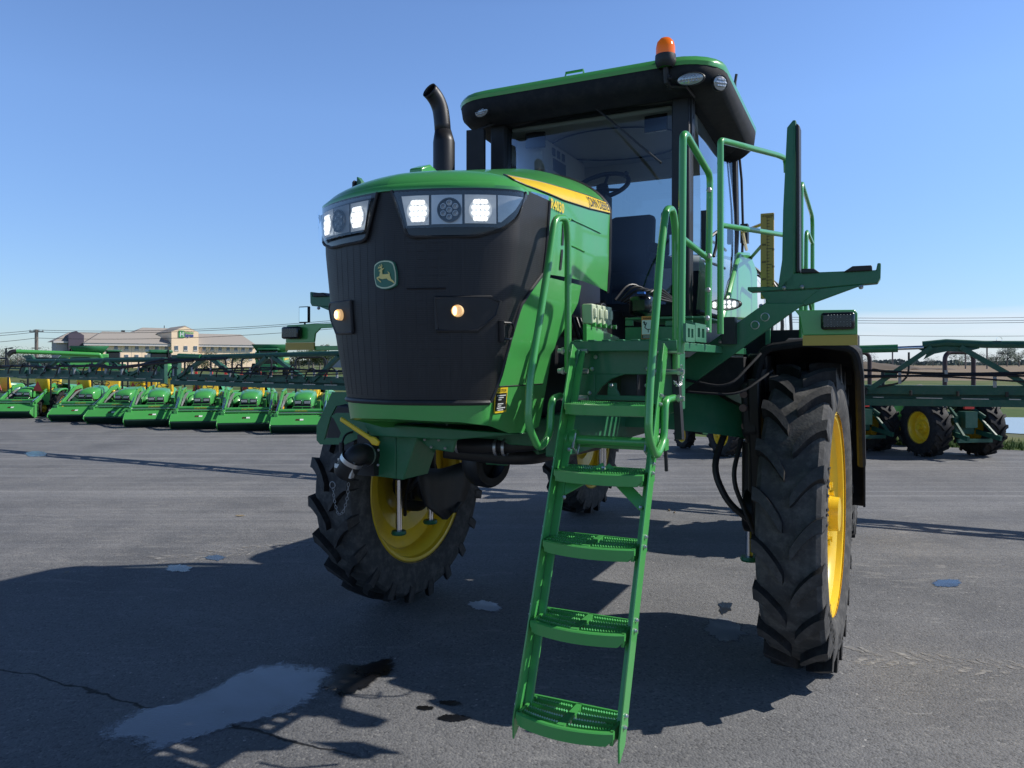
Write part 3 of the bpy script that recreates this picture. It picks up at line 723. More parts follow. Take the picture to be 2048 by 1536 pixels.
# lower skirt and chin
mb = MB()
def zbot(a): return interp([(0,1.600),(.3,1.588),(.45,1.565),(.65,1.515),(.85,1.50),(1.06,1.53)], abs(a))
def skirt_edge(z): return interp([(1.47,.98),(1.55,1.02),(1.67,1.05),(1.93,1.08),(2.05,1.22),(2.15,1.33),(2.25,1.36)], z)
for sg in (-1, 1):
    rows = []
    for j in range(25):
        row = []
        for i in range(17):
            a_ = lerp(ge(max(1.672, lerp(1.5, 2.252, j/24)))+.004, skirt_edge(lerp(1.5, 2.252, j/24)), i/16); z = lerp(zbot(a_), 2.252, j/24); row.append(surf(sg*a_, z, 0))
        rows.append(row)
    mb.grid(rows)
AS = [-.46+.92*i/40 for i in range(41)]
rows = [[surf(a, lerp(zbot(a), 1.668, k), .010*max(0, 1-abs(a)/.46)**.3) for a in AS] for k in (0,.15,.5,.9,1)]
rows.insert(0, [Vector((surf(a, 1.58).x*.9, surf(a, 1.58).y+.16, zbot(a)-.012)) for a in AS])
rows.insert(0, [Vector((surf(a, 1.58).x*.8, -1.45, 1.52)) for a in AS])
mb.grid(rows)
skirt = mb.build('skirt', M['green'], SP, ang=50)
mb = MB()   # seams of the skirt
for sg in (-1, 1):
    mb.tube([surf(sg*q, 1.74, .001) for q in (.50,.6,.7,.8,.9,1.0)], .003, 5)
    mb.tube([surf(sg*(.79+.2*(z-1.75)), z, .001) for z in (1.75,1.9,2.05,2.2)], .003, 5)
mb.build('skirt_seam', M['ink'], skirt)
mb = MB(); spatch(mb, .475, .60, 1.62, 1.735, 6, 4, .006, 0); spatch(mb, .485, .59, 1.63, 1.71, 6, 4, .008, 1)
for k in range(8): 
    z = 1.70-k*.0095
    if k == 3: continue
    spatch(mb, .495+(.01 if k % 3 else 0), .58-(.02*(k*37 % 3)), z-.0025, z+.0015, 3, 1, .009, 2)
mb.text('CAUTION', lambda x, y: surf(.497+x*.019, 1.716+y*.018, .008), 1, 1)
mb.build('caution_label', [M['labelyellow'], M['ink'], M['white']], skirt, ang=None)

# ---- engine bay darkness and details behind the skirt
mb = MB()
mb.b2((-.30,-1.60,1.56),(.30,-.25,2.52)); mb.b2((-.34,-1.95,1.72),(.34,-1.7,2.54)); mb.b2((-.36,-1.3,2.0),(.36,-.5,2.45)); mb.b2((-.3,-.3,1.3),(.3,.3,2.2))
mb.cyl((.45,-.95,1.85),(.52,-.95,1.85),.12); mb.cyl((.45,-.75,2.1),(.5,-.75,2.1),.09)
for k in range(5): mb.tube([(.40,-1.0+k*.06,2.1),(.45,-1.0+k*.07,1.95),(.44,-.9+k*.05,1.75)], .010, 6)
mb.build('engine_block', M['blackmetal'], SP, bevel=.01)
mb = MB()
for k in range(4):
    v0 = -1.16+k*.085; mb.box((.56,v0,2.10), (.06,.064,.105)); mb.box((.594,v0,2.105), (.016,.03,.055))
    mb.cyl((.55,v0,2.06),(.55,v0,2.0),.022,8)
mb.build('remote_valve', M['cream'], SP, bevel=.008)
mb = MB()
for k in range(5): mb.cyl((.58,-1.17+k*.085,2.045),(.60,-1.17+k*.085,2.045),.012,8)
mb.prism([(.56,-1.25,1.95),(.56,-.72,1.95),(.56,-.72,1.99),(.56,-1.25,2.045)], (.02,0,0))
mb.build('valve_bracket', M['green'], SP)
# headlamp-side tail piece on the far side of the hood
mb = MB(); mb.prism([(-.60,-1.1,2.86),(-.60,-.85,2.86),(-.60,-.85,3.0),(-.60,-1.0,3.04),(-.60,-1.1,3.0)], (.09,0,0)); mb.build('grab_bracket', M['green'], SP, bevel=.01)

# ---- exhaust
v0 = -.35
base = loc(888, 345, v=v0); top = loc(888, 300, v=v0)
mb = MB()
P0 = loc(888, 360, v=v0); pp = [loc(888,360,v=v0), loc(888,285,v=v0), loc(886,262,v=v0), loc(880,215,v=v0-.02), loc(868,196,v=v0-.05), loc(859,185,v=v0-.08)]
px1 = 5.0/1538
mb.tube([P0-Vector((0,0,.5)), pp[0], pp[1], pp[2]], [.074,.074,.074,.056], 20, cap=False)
mb.tube([pp[2]-Vector((0,0,.02)), loc(884,240,v=v0), loc(881,218,v=v0), loc(874,200,v=v0-.02), loc(865,187,v=v0-.05), loc(858,180,v=v0-.08)], .055, 20, cap=False, round_=.08)
q = loc(858,180,v=v0-.08)
mb.build('exhaust_stack', M['blackmetal'], SP, solid=.004)

# ---- chassis
mb = MB()
for sg in (-1, 1): mb.b2((sg*.42-.05,-1.3,1.36),(sg*.42+.05,6.0,1.58))
mb.b2((-.37,-1.2,1.40),(.37,-1.1,1.55)); mb.b2((-.37,3.9,1.38),(.37,4.1,1.56)); mb.b2((-.37,1.4,1.38),(.37,1.55,1.56))
mb.build('chassis', M['dgreen'], SP, bevel=.008)
mb = MB()   # underside: pipes, sump, clamps
mb.tube([(-.35,-1.2,1.40),(-.1,-1.2,1.38),(.15,-1.15,1.40),(.35,-.9,1.42)], .045, 12, round_=.1)
mb.tube([(-.3,-1.2,1.35),(.1,-1.0,1.30),(.2,0,1.3)], .045, 10, round_=.2)
mb.b2((-.30,-.9,1.37),(.22,.6,1.46)); mb.cyl((-.1,.4,1.42),(.15,.4,1.42),.12)
mb.build('underside_pipes', M['cleanrubber'], SP, bevel=.01)
for u in (-.20,.04,.09):
    mb = MB(); mb.lathe([(-.008,.047),(.008,.048)], (u,-1.2,1.385), (1,0.1,0), 18); mb.build('hose_clamp', M['zinc'], SP)
mb = MB(); c0 = loc(958, 922, v=-.35)
for a, b, r in ((.0,.14,.155),): 
    mb.lathe([(0,.10),(.0,.15),(.03,.168),(.12,.168),(.15,.15),(.15,.10)], c0, (.9,-.35,0), 30); mb.lathe([(.03,.10),(.03,.085),(.06,.08),(.06,.001)], c0, (.9,-.35,0), 24)
mb.build('air_reservoir', M['black'], SP)
mb = MB(); p = loc(1010, 885, v=-.9); mb.prism([p+Vector((0,0,.1)), p+Vector((.16,0,.1)), p+Vector((.22,0,-.06)), p+Vector((.0,0,-.06))], (0,.3,0)); mb.b2(tuple(p+Vector((-.14,.02,-.14))), tuple(p+Vector((0,.06,-.11))))
mb.build('skid_bracket', M['dgreen'], SP, bevel=.005)

# ---- front fill station on the right
mb = MB(); v0 = -1.52
out = [(635,800),(668,782),(740,782),(742,868),(690,890),(636,886),(632,850)]
for poly in ([(664,784),(735,784),(735,805),(690,808),(672,812),(660,835)],[(664,784),(660,835),(648,880),(633,880),(633,852)],[(633,880),(648,880),(690,889),(640,889)],[(690,889),(648,880),(652,876),(678,876),(682,866),(700,850)],[(700,850),(682,866),(668,838),(662,832),(672,826),(678,834),(712,838)],[(712,838),(678,834),(672,826),(735,826),(735,868),(690,889),(700,850)]):
    mb.prism([loc(x, y, v=v0) for x, y in poly], (0,.012,0))
mb.build('step_bracket', M['dgreen'], SP, recalc=True)
mb = MB(); pts = [loc(x, y, v=-1.30) for x, y in ((655,806),(735,812),(735,884),(650,884))]; mb.prism(pts, (0,.25,0)); mb.build('mud_shield', M['black'], SP, bevel=.02)
mb = MB()   # green box
q = [loc(x, y, v=-1.50) for x, y in ((722,868),(792,868),(792,958),(728,950))]; mb.prism(q, (0,.30,0))
q2 = [loc(x, y, v=-1.505) for x, y in ((792,866),(835,872),(806,960),(792,958))]; mb.prism(q2, (0,.25,0))
q3 = [loc(x, y, v=-1.45) for x, y in ((845,838),(915,870),(905,905),(860,898),(838,880))]; mb.prism(q3, (0,.02,0))
q4 = [loc(x, y, v=-1.60) for x, y in ((725,845),(1040,868),(905,880),(740,872))]; mb.prism(q4, (0,.25,0))
fb = mb.build('valve_box', M['dgreen'], SP, bevel=.006)
for x, y, v_ in ((849,879,-1.47),(877,880,-1.47),(862,894,-1.47),(890,896,-1.47),(894,850,-1.47),(918,863,-1.47),(756,930,-1.56),(757,900,-1.56)):
    mb = MB(); mb.ball(loc(x, y, v=v_), .008, 8); mb.build('bolt', M['zinc'], fb)
mb = MB()
a = loc(738, 910, v=-1.52); b = loc(716, 915, v=-1.66); c_ = loc(696, 938, v=-1.66)
mb.b2((a.x-.06,-1.545,a.z-.11),(a.x+.05,-1.50,a.z+.11))
mb.tube([a+Vector((0,.02,0)), b+Vector((.0,0,.02)), loc(700,925,v=-1.68)], .056, 18, round_=.09)
va = mb.build('fill_valve', M['black'], SP, bevel=.01)
mb = MB(); d = (loc(685,950,v=-1.68)-loc(704,918,v=-1.68)).normalized(); s0 = loc(704,920,v=-1.68)
mb.lathe([(0,.061),(.085,.061),(.10,.052),(.10,.001)], s0, d, 22); mb.build('fill_cap', M['black'], va)
mb = MB(); mb.lathe([(-.012,.064),(.012,.064),(.012,.060)], s0, d, 24); mb.lathe([(-.01,.061),(.01,.061)], b+Vector((.02,.03,.01)), (b-a), 24)
mb.box(s0+d*.06+Vector((.058,-.02,0)), (.012,.03,.09), Matrix.Rotation(R(18), 3, 'Y')); mb.box(s0+Vector((-.062,-.0,.0)), (.05,.02,.012))
mb.build('clamp_ring', M['zinc'], va)
mb = MB(); mb.box(s0+d*.035+Vector((-.03,-.055,0)), (.04,.003,.022), Matrix.Rotation(R(10), 3, 'Y')); mb.build('cap_label', M['white'], va)
mb = MB()
A, B = loc(680,838,v=-1.66), loc(752,886,v=-1.66); dd = (B-A).normalized(); x = dd.cross(Vector((0,1,0))).normalized()
pl = [A-x*.012, A+x*.012-dd*.004, B-dd*.05+x*.013, B-dd*.02+x*.022, B+dd*.012+x*.014, B+dd*.015-x*.01, B-dd*.02-x*.022, B-dd*.05-x*.013]
mb.prism(pl, (0,.018,0)); mb.build('valve_lever', M['yellow'], va, bevel=.006)
mb = MB()   # chains
def chain(pts, n, r=.0014):
    P_ = fillet([Vector(p) for p in pts], .2); Ls = [0]
    for a_, b_ in zip(P_, P_[1:]): Ls.append(Ls[-1]+(b_-a_).length)
    def at(s):
        for i in range(len(P_)-1):
            if Ls[i+1] >= s or i == len(P_)-2:
                return P_[i].lerp(P_[i+1], (s-Ls[i])/max(1e-6, Ls[i+1]-Ls[i]))
    for k in range(n):
        p0, p1 = at(Ls[-1]*k/n), at(Ls[-1]*(k+1.25)/n if k < n-1 else Ls[-1]); d_ = (p1-p0); L_ = d_.length; d_.normalize()
        sx = d_.orthogonal().normalized(); sx = Matrix.Rotation(PI/2*(k % 2), 3, d_) @ sx; w_ = L_*.28; mid = (p0+p1)/2
        ring_ = [mid+d_*(L_/2*math.cos(t))+sx*(w_*math.sin(t)) for t in [2*PI*i/10 for i in range(10)]]
        mb.tube(ring_, r, 5, closed=True)
chain([loc(666,975,v=-1.66), loc(669,1005,v=-1.66), loc(676,1028,v=-1.66)], 9)
chain([loc(697,965,v=-1.66), loc(695,1000,v=-1.66), loc(684,1030,v=-1.66), loc(676,1028,v=-1.66)], 11)
t0 = loc(665,970,v=-1.66); mb.tube([t0+Vector((.018*math.cos(t), .0, .018*math.sin(t))) for t in [2*PI*i/14 for i in range(14)]], .0025, 5, closed=True)
mb.build('chain', M['steelgrey'], va)
mb = MB(); mb.tube([loc(683,890,v=-1.6), loc(690,868,v=-1.56), loc(712,862,v=-1.5)], .006, 8, round_=.05); mb.cyl(loc(684,905,v=-1.6), loc(683,885,v=-1.6), .014, 10)
mb.build('vent_hose', M['cleanrubber'], SP)

# ---- suspension legs, struts, axle
for sg in (-1, 1):
    mb = MB(); u = sg*1.22
    mb.prism([(u,-.30,1.75),(u,.30,1.75),(u,.24,1.35),(u,.13,.98),(u,.13,.82),(u,-.13,.82),(u,-.13,.98),(u,-.22,1.35)], (sg*.07,0,0))
    mb.cyl((u-sg*.06,0,.925),(sg*1.40,0,.925),.13); mb.cyl((u+sg*.03,0,1.0),(u+sg*.03,0,1.9),.07)
    leg = mb.build('axle_leg', M['blackmetal'], SP, bevel=.012)
    mb = MB(); mb.lathe([(-.02,.001),(-.02,.20),(.02,.235),(.10,.24),(.13,.20),(.13,.001)], (sg*1.29,.13,.925), (sg,0,0), 30); mb.lathe([(-.03,.15),(-.03,.10),(-.06,.09),(-.06,.001)], (sg*1.29,.13,.925), (sg,0,0), 24); mb.build('wheel_motor', M['matte'], leg)
    for vv, uo in (((-.30,-.0),(.127,.0)) if sg < 0 else ((.05,.04),(.25,.04))):
        mb = MB(); mb.cyl((u-sg*uo,vv,1.0),(u-sg*uo,vv,1.35),.045); mb.build('cylinder_sleeve', M['blackmetal'], leg)
        mb = MB(); mb.cyl((u-sg*uo,vv,.62),(u-sg*uo,vv,1.06),.024); mb.build('chrome_rod', M['chrome'], leg)
        mb = MB(); mb.lathe([(0,.02),(0,.05),(.012,.056),(.03,.05),(.03,.02)], (u-sg*uo,vv,.60), (0,0,1), 18); mb.build('rod_foot', M['dgreen'], leg)
    mb = MB()  # green arched beam to the frame
    rows = []
    for i in range(13):
        t = i/12; uu = lerp(.45, 1.28, t)*sg; zt = 1.70+.06*math.sin(PI*min(1, t*1.3))-.18*t*t; zb = 1.44-.06*t*t
        hw = lerp(.22, .14, t); rows.append([(uu,-hw-.04,zb),(uu,-hw-.02,zt-.17),(uu,-hw+.10,zt),(uu,hw-.05,zt),(uu,hw,zt-.06),(uu,hw,zb)])
    mb.grid(rows, closed=True); mb.face([len(mb.v)-6+i for i in range(6)])
    mb.build('axle_beam', M['dgreen'], SP, ang=30)
    mb = MB(); mb.prism([(sg*1.18,-.27,1.72),(sg*1.18,-.10,1.74),(sg*1.18,.0,1.50),(sg*1.18,-.12,1.35),(sg*1.18,-.24,1.42)], (sg*.1,0,0)); mb.build('knuckle_plate', M['black'], leg, bevel=.02)
    for q_ in ((-.22,1.66),(-.24,1.58),(-.17,1.47)):
        mb = MB(); mb.cyl((sg*1.20,q_[0]-.07,q_[1]),(sg*1.20,q_[0],q_[1]),.022,12); mb.build('knuckle_bolt', M['rust'], leg)
    # cables down the leg
    mb = MB(); mb.tube([(u-sg*.15,-.1,1.45),(u-sg*.22,-.2,1.2),(u-sg*.12,-.22,1.0),(u-sg*.0,-.18,.9)], .02, 8, round_=.12); mb.tube([(u-sg*.05,-.15,1.4),(u-sg*.10,-.22,1.15),(u+sg*.02,-.2,.85),(u+sg*.08,-.1,.7)], .014, 8, round_=.1)
    mb.build('brake_hose', M['cleanrubber'], leg)
    mb = MB(); mb.b2((sg*1.02-.16,3.7,1.35),(sg*1.02+.2,4.2,1.6)); mb.b2((sg*1.22-.06,3.78,.8),(sg*1.22+.06,4.1,1.6)); mb.cyl((sg*1.2,3.95,.925),(sg*1.42,3.95,.925),.14); mb.build('rear_axle_leg', M['dgreen'], SP, bevel=.015)
    for vv in (3.72,3.6):
        mb = MB(); mb.cyl((sg*1.06,vv,.62),(sg*1.06,vv,1.2),.03); mb.build('chrome_rod', M['chrome'], SP)
    mb = MB(); mb.grid([[(sg*1.08+du_,3.6+dv_,z) for du_, dv_ in ((-.2,.1),(-.12,0),(.0,-.04),(.12,0),(.2,.1))] for z in (1.46,1.35,1.22,1.13)]); mb.build('axle_guard', M['black'], SP, solid=.01)
# mudguard plate in front of the right leg
mb = MB(); rows = []
for z, px0, px1 in ((0,838,948),(1,836,945),(2,850,930),(3,880,912)):
    y = [930,960,1010,1032][z]; rows.append([loc(lerp(px0, px1, t), y+8*math.sin(t*5), u=-1.02-.06*math.sin(PI*t)) for t in (0,.2,.4,.6,.8,1)])
mb.grid(rows); mb.build('axle_guard', M['black'], SP, solid=.012)

# ---- fenders over the front wheels
AXV = .10
for sg in (1, -1):
    mb = MB(); rows = []
    for i in range(25):
        an = lerp(R(78), R(186), i/24)       # 0 = straight ahead, 90 = top
        def fp(x, r): return ((1.54 if sg > 0 else -1.455)+x, AXV-r*math.cos(an), .925+r*math.sin(an))
        rows.append([fp(-.25,.90), fp(-.26,1.0), fp(-.225,1.035), fp(-.1,1.04), fp(.1,1.04), fp(.225,1.035), fp(.275,1.0), fp(.275,.88)])
    mb.grid(rows); f_ = mb.build('fender', M['matte'], SP, ang=50, solid=.014)
    mb = MB(); rows = []
    for i in range(13):
        an = lerp(R(82), R(120), i/12); e = math.sin(PI*i/12)**.4 if 0 < i < 12 else 0
        rows.append([((1.54 if sg > 0 else -1.455)+x, AXV-(1.04+h*e)*math.cos(an), .925+(1.04+h*e)*math.sin(an)) for x, h in ((-.16,0),(-.13,.04),(.13,.04),(.16,0))])
    mb.grid(rows); mb.build('fender_ridge', M['matte'], f_, ang=40)
    mb = MB(); mb.tube([((1.54 if sg > 0 else -1.455)+x, v_, z_) for x, v_, z_ in ((-.30,.06,.70),(-.30,-.04,1.2),(-.30,-.10,1.75),(-.25,-.14,1.93),(0,-.15,1.965),(.25,-.14,1.93),(.275,-.08,1.8),(.275,.4,1.2))], .026, 8, round_=.06); mb.build('fender_frame', M['matte'], f_)

# ---- cab
cab = None
mb = MB()
for sg in (-1, 1):
    mb.prism([(sg*.76,.24,2.10),(sg*.76,.36,2.10),(sg*.76,.38,3.68),(sg*.76,.25,3.68)], (-sg*.125,0,0))      # front posts
    mb.prism([(sg*.80,1.62,2.2),(sg*.80,1.72,2.2),(sg*.82,1.86,2.95),(sg*.82,1.78,3.66),(sg*.82,1.70,3.66),(sg*.82,1.76,2.95)], (-sg*.04,0,0))
mb.b2((-.80,.30,1.98),(.80,1.75,2.16)); mb.b2((-.70,.27,3.63),(.70,.40,3.70)); mb.b2((-.70,.22,2.16),(.70,.30,2.26))
mb.b2((-.78,1.66,2.16),(.78,1.74,2.45))
cab = mb.build('cab_frame', M['black'], SP, bevel=.012)
mb = MB()   # post fittings on the left front post
for z in (3.62,3.52,3.40): mb.cyl((.765,.31,z),(.775,.31,z),.012,8)
mb.b2((.762,.27,3.36),(.772,.36,3.66))
mb.build('post_hinge', M['blackmetal'], cab)
mb = MB()   # windshield
rows = []
for j in range(9):
    z = lerp(2.24, 3.66, j/8); bow = lerp(.30, .04, (j/8)**.6); base = lerp(.24, .30, j/8)
    rows.append([(u, base-bow*(1-(u/.69)**2), z) for u in [-.69+1.38*i/16 for i in range(17)]])
mb.grid(rows); mb.build('windshield', M['glass'], cab, ang=80)
mb = MB()
rows = []
for j in range(9):
    z = lerp(2.18, 3.66, j/8); bul = .05*math.sin(PI*j/8); rows.append([(.775+bul*.6+.02*math.sin(PI*t), lerp(.38, 1.70+.10*math.sin(PI*j/8), t), z) for t in [i/8 for i in range(9)]])
mb.grid(rows); mb.build('side_window', M['sideglass'], cab, ang=80)
mb = MB(); mb.grid([[(-p[0], p[1], p[2]) for p in r] for r in rows]); mb.build('side_window', M['glass'], cab, ang=80)
mb = MB(); mb.grid([[(u,1.74,z) for u in (-.72,-.3,.3,.72)] for z in (2.45,3.0,3.64)]); mb.build('rear_window', M['glass'], cab)
mb = MB(); mb.tube([(.81,1.70,2.2),(.845,1.80,2.6),(.85,1.84,3.0),(.845,1.80,3.4),(.83,1.74,3.66)], .011, 8); mb.tube([(.785,.40,2.2),(.82,.9,2.19),(.81,1.68,2.2)], .014, 8)
mb.b2((.84,1.76,2.86),(.90,1.84,3.02)); mb.b2((.80,.42,2.62),(.86,.46,2.90)); mb.tube([(.84,.50,2.72),(.87,.62,2.78),(.86,.66,2.7),(.85,.60,2.6)], .012, 6)
mb.build('door_frame', M['black'], cab)
# roof
def rrect(u, v0, v1, r, n=6):
    P_ = []
    for cx_, cy_, a0 in ((u-r,v0+r,-90),(u-r,v1-r,0),(-u+r,v1-r,90),(-u+r,v0+r,180)):
        for i in range(n+1):
            a = R(a0+90*i/n); P_.append((cx_+r*math.cos(a), cy_+r*math.sin(a)))
    return P_
def zfront(v): return -.0
def roofz(v): return .055*math.sin(PI*max(0, min(1, (v+.1)/2.1)))
mb = MB(); rows = []
for u, v0, v1, r, z in ((1.0,.00,1.82,.30,3.775),(1.005,-.005,1.825,.30,3.80),(.99,.02,1.80,.29,3.835),(.93,.09,1.75,.26,3.865),(.7,.25,1.65,.2,3.885),(.3,.6,1.3,.1,3.895),(.01,.9,1.0,.004,3.896)):
    rows.append([(p[0], p[1], z-.07*max(0, (p[1]-.5)/1.3)) for p in rrect(u, v0, v1, r)])
mb.grid(rows, closed=True)
roof = mb.build('cab_roof', M['green'], SP, ang=45)
mb = MB(); rows = []
for u, v0, v1, r, z in ((.99,.012,1.81,.29,3.80),(1.0,.004,1.818,.30,3.775),(.99,.01,1.80,.30,3.70),(.95,.05,1.76,.28,3.655),(.84,.16,1.72,.22,3.635),(.72,.27,1.66,.1,3.645)):
    row = []
    for p in rrect(u, v0, v1, r):
        dz = 0
        if z < 3.77: dz = -.05*max(0, (p[1]-1.2)/.6)
        row.append((p[0], p[1], z+dz-(.07*max(0, (p[1]-.5)/1.3) if z > 3.64 else 0)))
    rows.append(row)
mb.grid(rows, closed=True)
visor = mb.build('visor', M['matte'], roof, ang=45)
mb = MB()
rows = [[(u, v, 3.625-.02*math.cos(u*2)) for u in [-.7+1.4*i/8 for i in range(9)]] for v in [.40+1.3*i/8 for i in range(9)]]; mb.grid(rows)
mb.b2((-.62,.33,3.60),(.62,.40,3.635)); mb.b2((-.66,.50,3.34),(-.44,1.45,3.60)); mb.b2((-.72,1.62,3.45),(.72,1.70,3.62)) 
for sg in (-1, 1): mb.prism([(sg*.73,.40,3.63),(sg*.73,1.65,3.63),(sg*.73,1.65,3.46),(sg*.73,.40,3.54)], (-sg*.03,0,0))
mb.build('headliner', M['beige'], cab, bevel=.02)
mb = MB(); mb.tube([(-.30+.62*math.cos(t)*.9+.3, 1.0+.45*math.sin(t), 3.60) for t in [2*PI*i/30 for i in range(30)]], .006, 5, closed=True); 
for k in range(3): mb.b2((-.445,.70+k*.10,3.50),(-.435,.76+k*.10,3.56))
mb.b2((-.445,.72,3.38),(-.434,.98,3.48)); mb.build('roof_console', M['seat'], cab)
# interior
mb = MB(); ctr = loc(1204, 372, v=.48); ax = Vector((0,-.62,.78)).normalized(); x = Vector((1,0,0)); y = ax.cross(x)
mb.tube([ctr+x*(.20*math.cos(t))+y*(.20*math.sin(t)) for t in [2*PI*i/30 for i in range(30)]], .017, 10, closed=True)
for a in (R(90), R(210), R(330)): mb.tube([ctr-ax*.03, ctr+x*(.20*math.cos(a))+y*(.20*math.sin(a))], .013, 6)
mb.cyl(ctr-ax*.05, ctr+ax*.005, .045, 14); mb.tube([ctr-ax*.04, ctr+Vector((0,-.20,-.45))], .05, 10); mb.b2((ctr.x-.12,.20,2.25),(ctr.x+.12,.36,ctr.z-.12)); mb.ball(ctr+x*.17+y*.10+ax*.03, .022, 8)
mb.build('steering_wheel', M['black'], cab, bevel=.01)
mb = MB(); mb.b2((-.20,.86,2.42),(.22,1.36,2.56)); mb.prism([(-.19,1.28,2.5),(-.19,1.44,2.5),(-.19,1.52,3.10),(-.19,1.38,3.10)], (.38,0,0)); mb.b2((.24,1.0,2.72),(.34,1.35,2.80)); mb.b2((.28,.9,2.62),(.42,1.35,2.70)); mb.b2((-.2,1.0,2.1),(.2,1.3,2.45))
mb.build('operator_seat', M['seat'], cab, bevel=.05)
mb = MB(); mb.b2((.44,.8,2.66),(.47,.86,2.9)); mb.b2((.40,.84,2.82),(.62,.87,3.0)); mb.b2((.45,.95,2.2),(.68,1.5,2.55)); mb.build('side_console', M['black'], cab, bevel=.02)
for px, py, w, h, rz in ((1071,278,.155,.135,14),(1312,246,.165,.125,-4)):
    p = loc(px, py, v=.44); mb = MB(); mb.box(p, (w,.03,h), Matrix.Rotation(R(rz), 3, 'Z')); mb.tube([p, p+Vector((-.02,.0,.12))], .008, 6); mb.build('rear_view_mirror', M['gloss'], cab, bevel=.02)
# wiper
mb = MB(); A, B = loc(1168,196,v=.20), loc(1322,326,v=.03); mb.tube([A, B], .007, 6); mb.beam(A.lerp(B, .45)+Vector((0,-.01,0)), B, .018, .012); mb.box(A+Vector((0,.02,.01)), (.12,.05,.03))
mb.build('wiper', M['black'], cab)
mb = MB(); mb.box(loc(1152,196,v=.17), (.10,.03,.02)); mb.box(loc(1218,188,v=.12), (.03,.01,.015)); mb.build('wiper_motor', M['zinc'], cab)
# roof lamps
def oval_lamp(px, py, kw, ru, rz_, nrm, lens, parent, body=M['black'], depth=.02):
    p = loc(px, py, **kw); nrm = Vector(nrm).normalized(); x = Vector((0,0,1)).cross(nrm).normalized(); y = nrm.cross(x)
    mb = MB(); rows = []
    for k, d in ((1.12,-.02),(1.16,.0),(1.08,.008),(1.0,.004)): rows.append([p+x*(ru*k*math.cos(t))+y*(rz_*k*math.sin(t))+nrm*d for t in [2*PI*i/28 for i in range(28)]])
    mb.grid(rows, closed=True); h_ = mb.build('roof_lamp' if lens is not M['led'] else 'work_lamp', body, parent, ang=50)
    mb = MB(); rows = []
    for k in (1.0,.8,.5,.2,.01): rows.append([p+x*(ru*k*math.cos(t))+y*(rz_*k*math.sin(t))+nrm*(.004+.012*(1-k*k)) for t in [2*PI*i/28 for i in range(28)]])
    mb.grid(rows, closed=True); mb.build('lens', lens, h_, ang=60)
    return h_, p, x, y, nrm
for a in ((1381,158,dict(v=.02),.082,.036,(.05,-1,-.2)),(1440,166,dict(v=.13),.05,.046,(.75,-.7,-.15)),(963,224,dict(v=.035),.062,.033,(-.25,-1,-.2))):
    h_, p, x, y, n_ = oval_lamp(*a, M['lensclear'], roof)
    mb = MB()
    for i in range(-3, 4):
        for j in (-1, 0, 1):
            if abs(i)*.26+abs(j)*.3 < .95: mb.ball(p+x*(i*a[3]*.24)+y*(j*a[4]*.42)+n_*.014, a[4]*.17, 6)
    mb.build('lamp_cell', M['silver'], h_)
# beacon
p = loc(1331, 122, v=-.02); mb = MB(); mb.lathe([(-.045,.045),(-.03,.060),(.0,.068),(.035,.066),(.035,.001)], p, (0,0,1), 24); mb.tube([p+Vector((0,0,-.04)), p+Vector((.0,.02,-.13)), p+Vector((.02,.08,-.15))], .018, 8); mb.box(p+Vector((.005,.03,-.10)), (.04,.05,.02))
bc = mb.build('beacon', M['black'], SP)
mb = MB(); mb.lathe([(0,.062),(.05,.062),(.085,.054),(.108,.034),(.118,.001)], p+Vector((0,0,.035)), (0,0,1), 28); mb.build('beacon_dome', M['orange'], bc)
mb = MB(); mb.tube([(.66,.03,3.66),(.78,.06,3.645),(.80,.20,3.62)], .012, 6); mb.ball(p+Vector((.03,0,-.115)), .014, 8); mb.build('beacon_bracket', M['blackmetal'], bc)
mb = MB(); p = loc(1146,147,v=.3); mb.tube([p+Vector((-.06,0,-.03)), p+Vector((-.055,0,.012)), p+Vector((.08,0,.012)), p+Vector((.085,0,-.03))], .010, 6); mb.build('roof_bracket', M['green'], roof)
mb = MB(); p = loc(1470,160,v=.72); mb.tube([p+Vector((0,0,-.10)), p+Vector((.0,0,-.02)), p+Vector((.01,0,.04))], .010, 6); mb.ball(p+Vector((.0,0,-.08)), .018, 8); mb.build('aerial', M['black'], roof)
mb = MB(); p = loc(952, 306, v=.10); mb.box(p, (.14,.05,.34), Matrix.Rotation(R(10), 3, 'Z')); mb.tube([p+Vector((.02,0,.17)), p+Vector((.12,.1,.24))], .012, 6); mb.tube([p+Vector((-.05,0,-.17)), p+Vector((-.15,.0,-.2))], .015, 6); mb.build('side_mirror', M['black'], SP, bevel=.025)

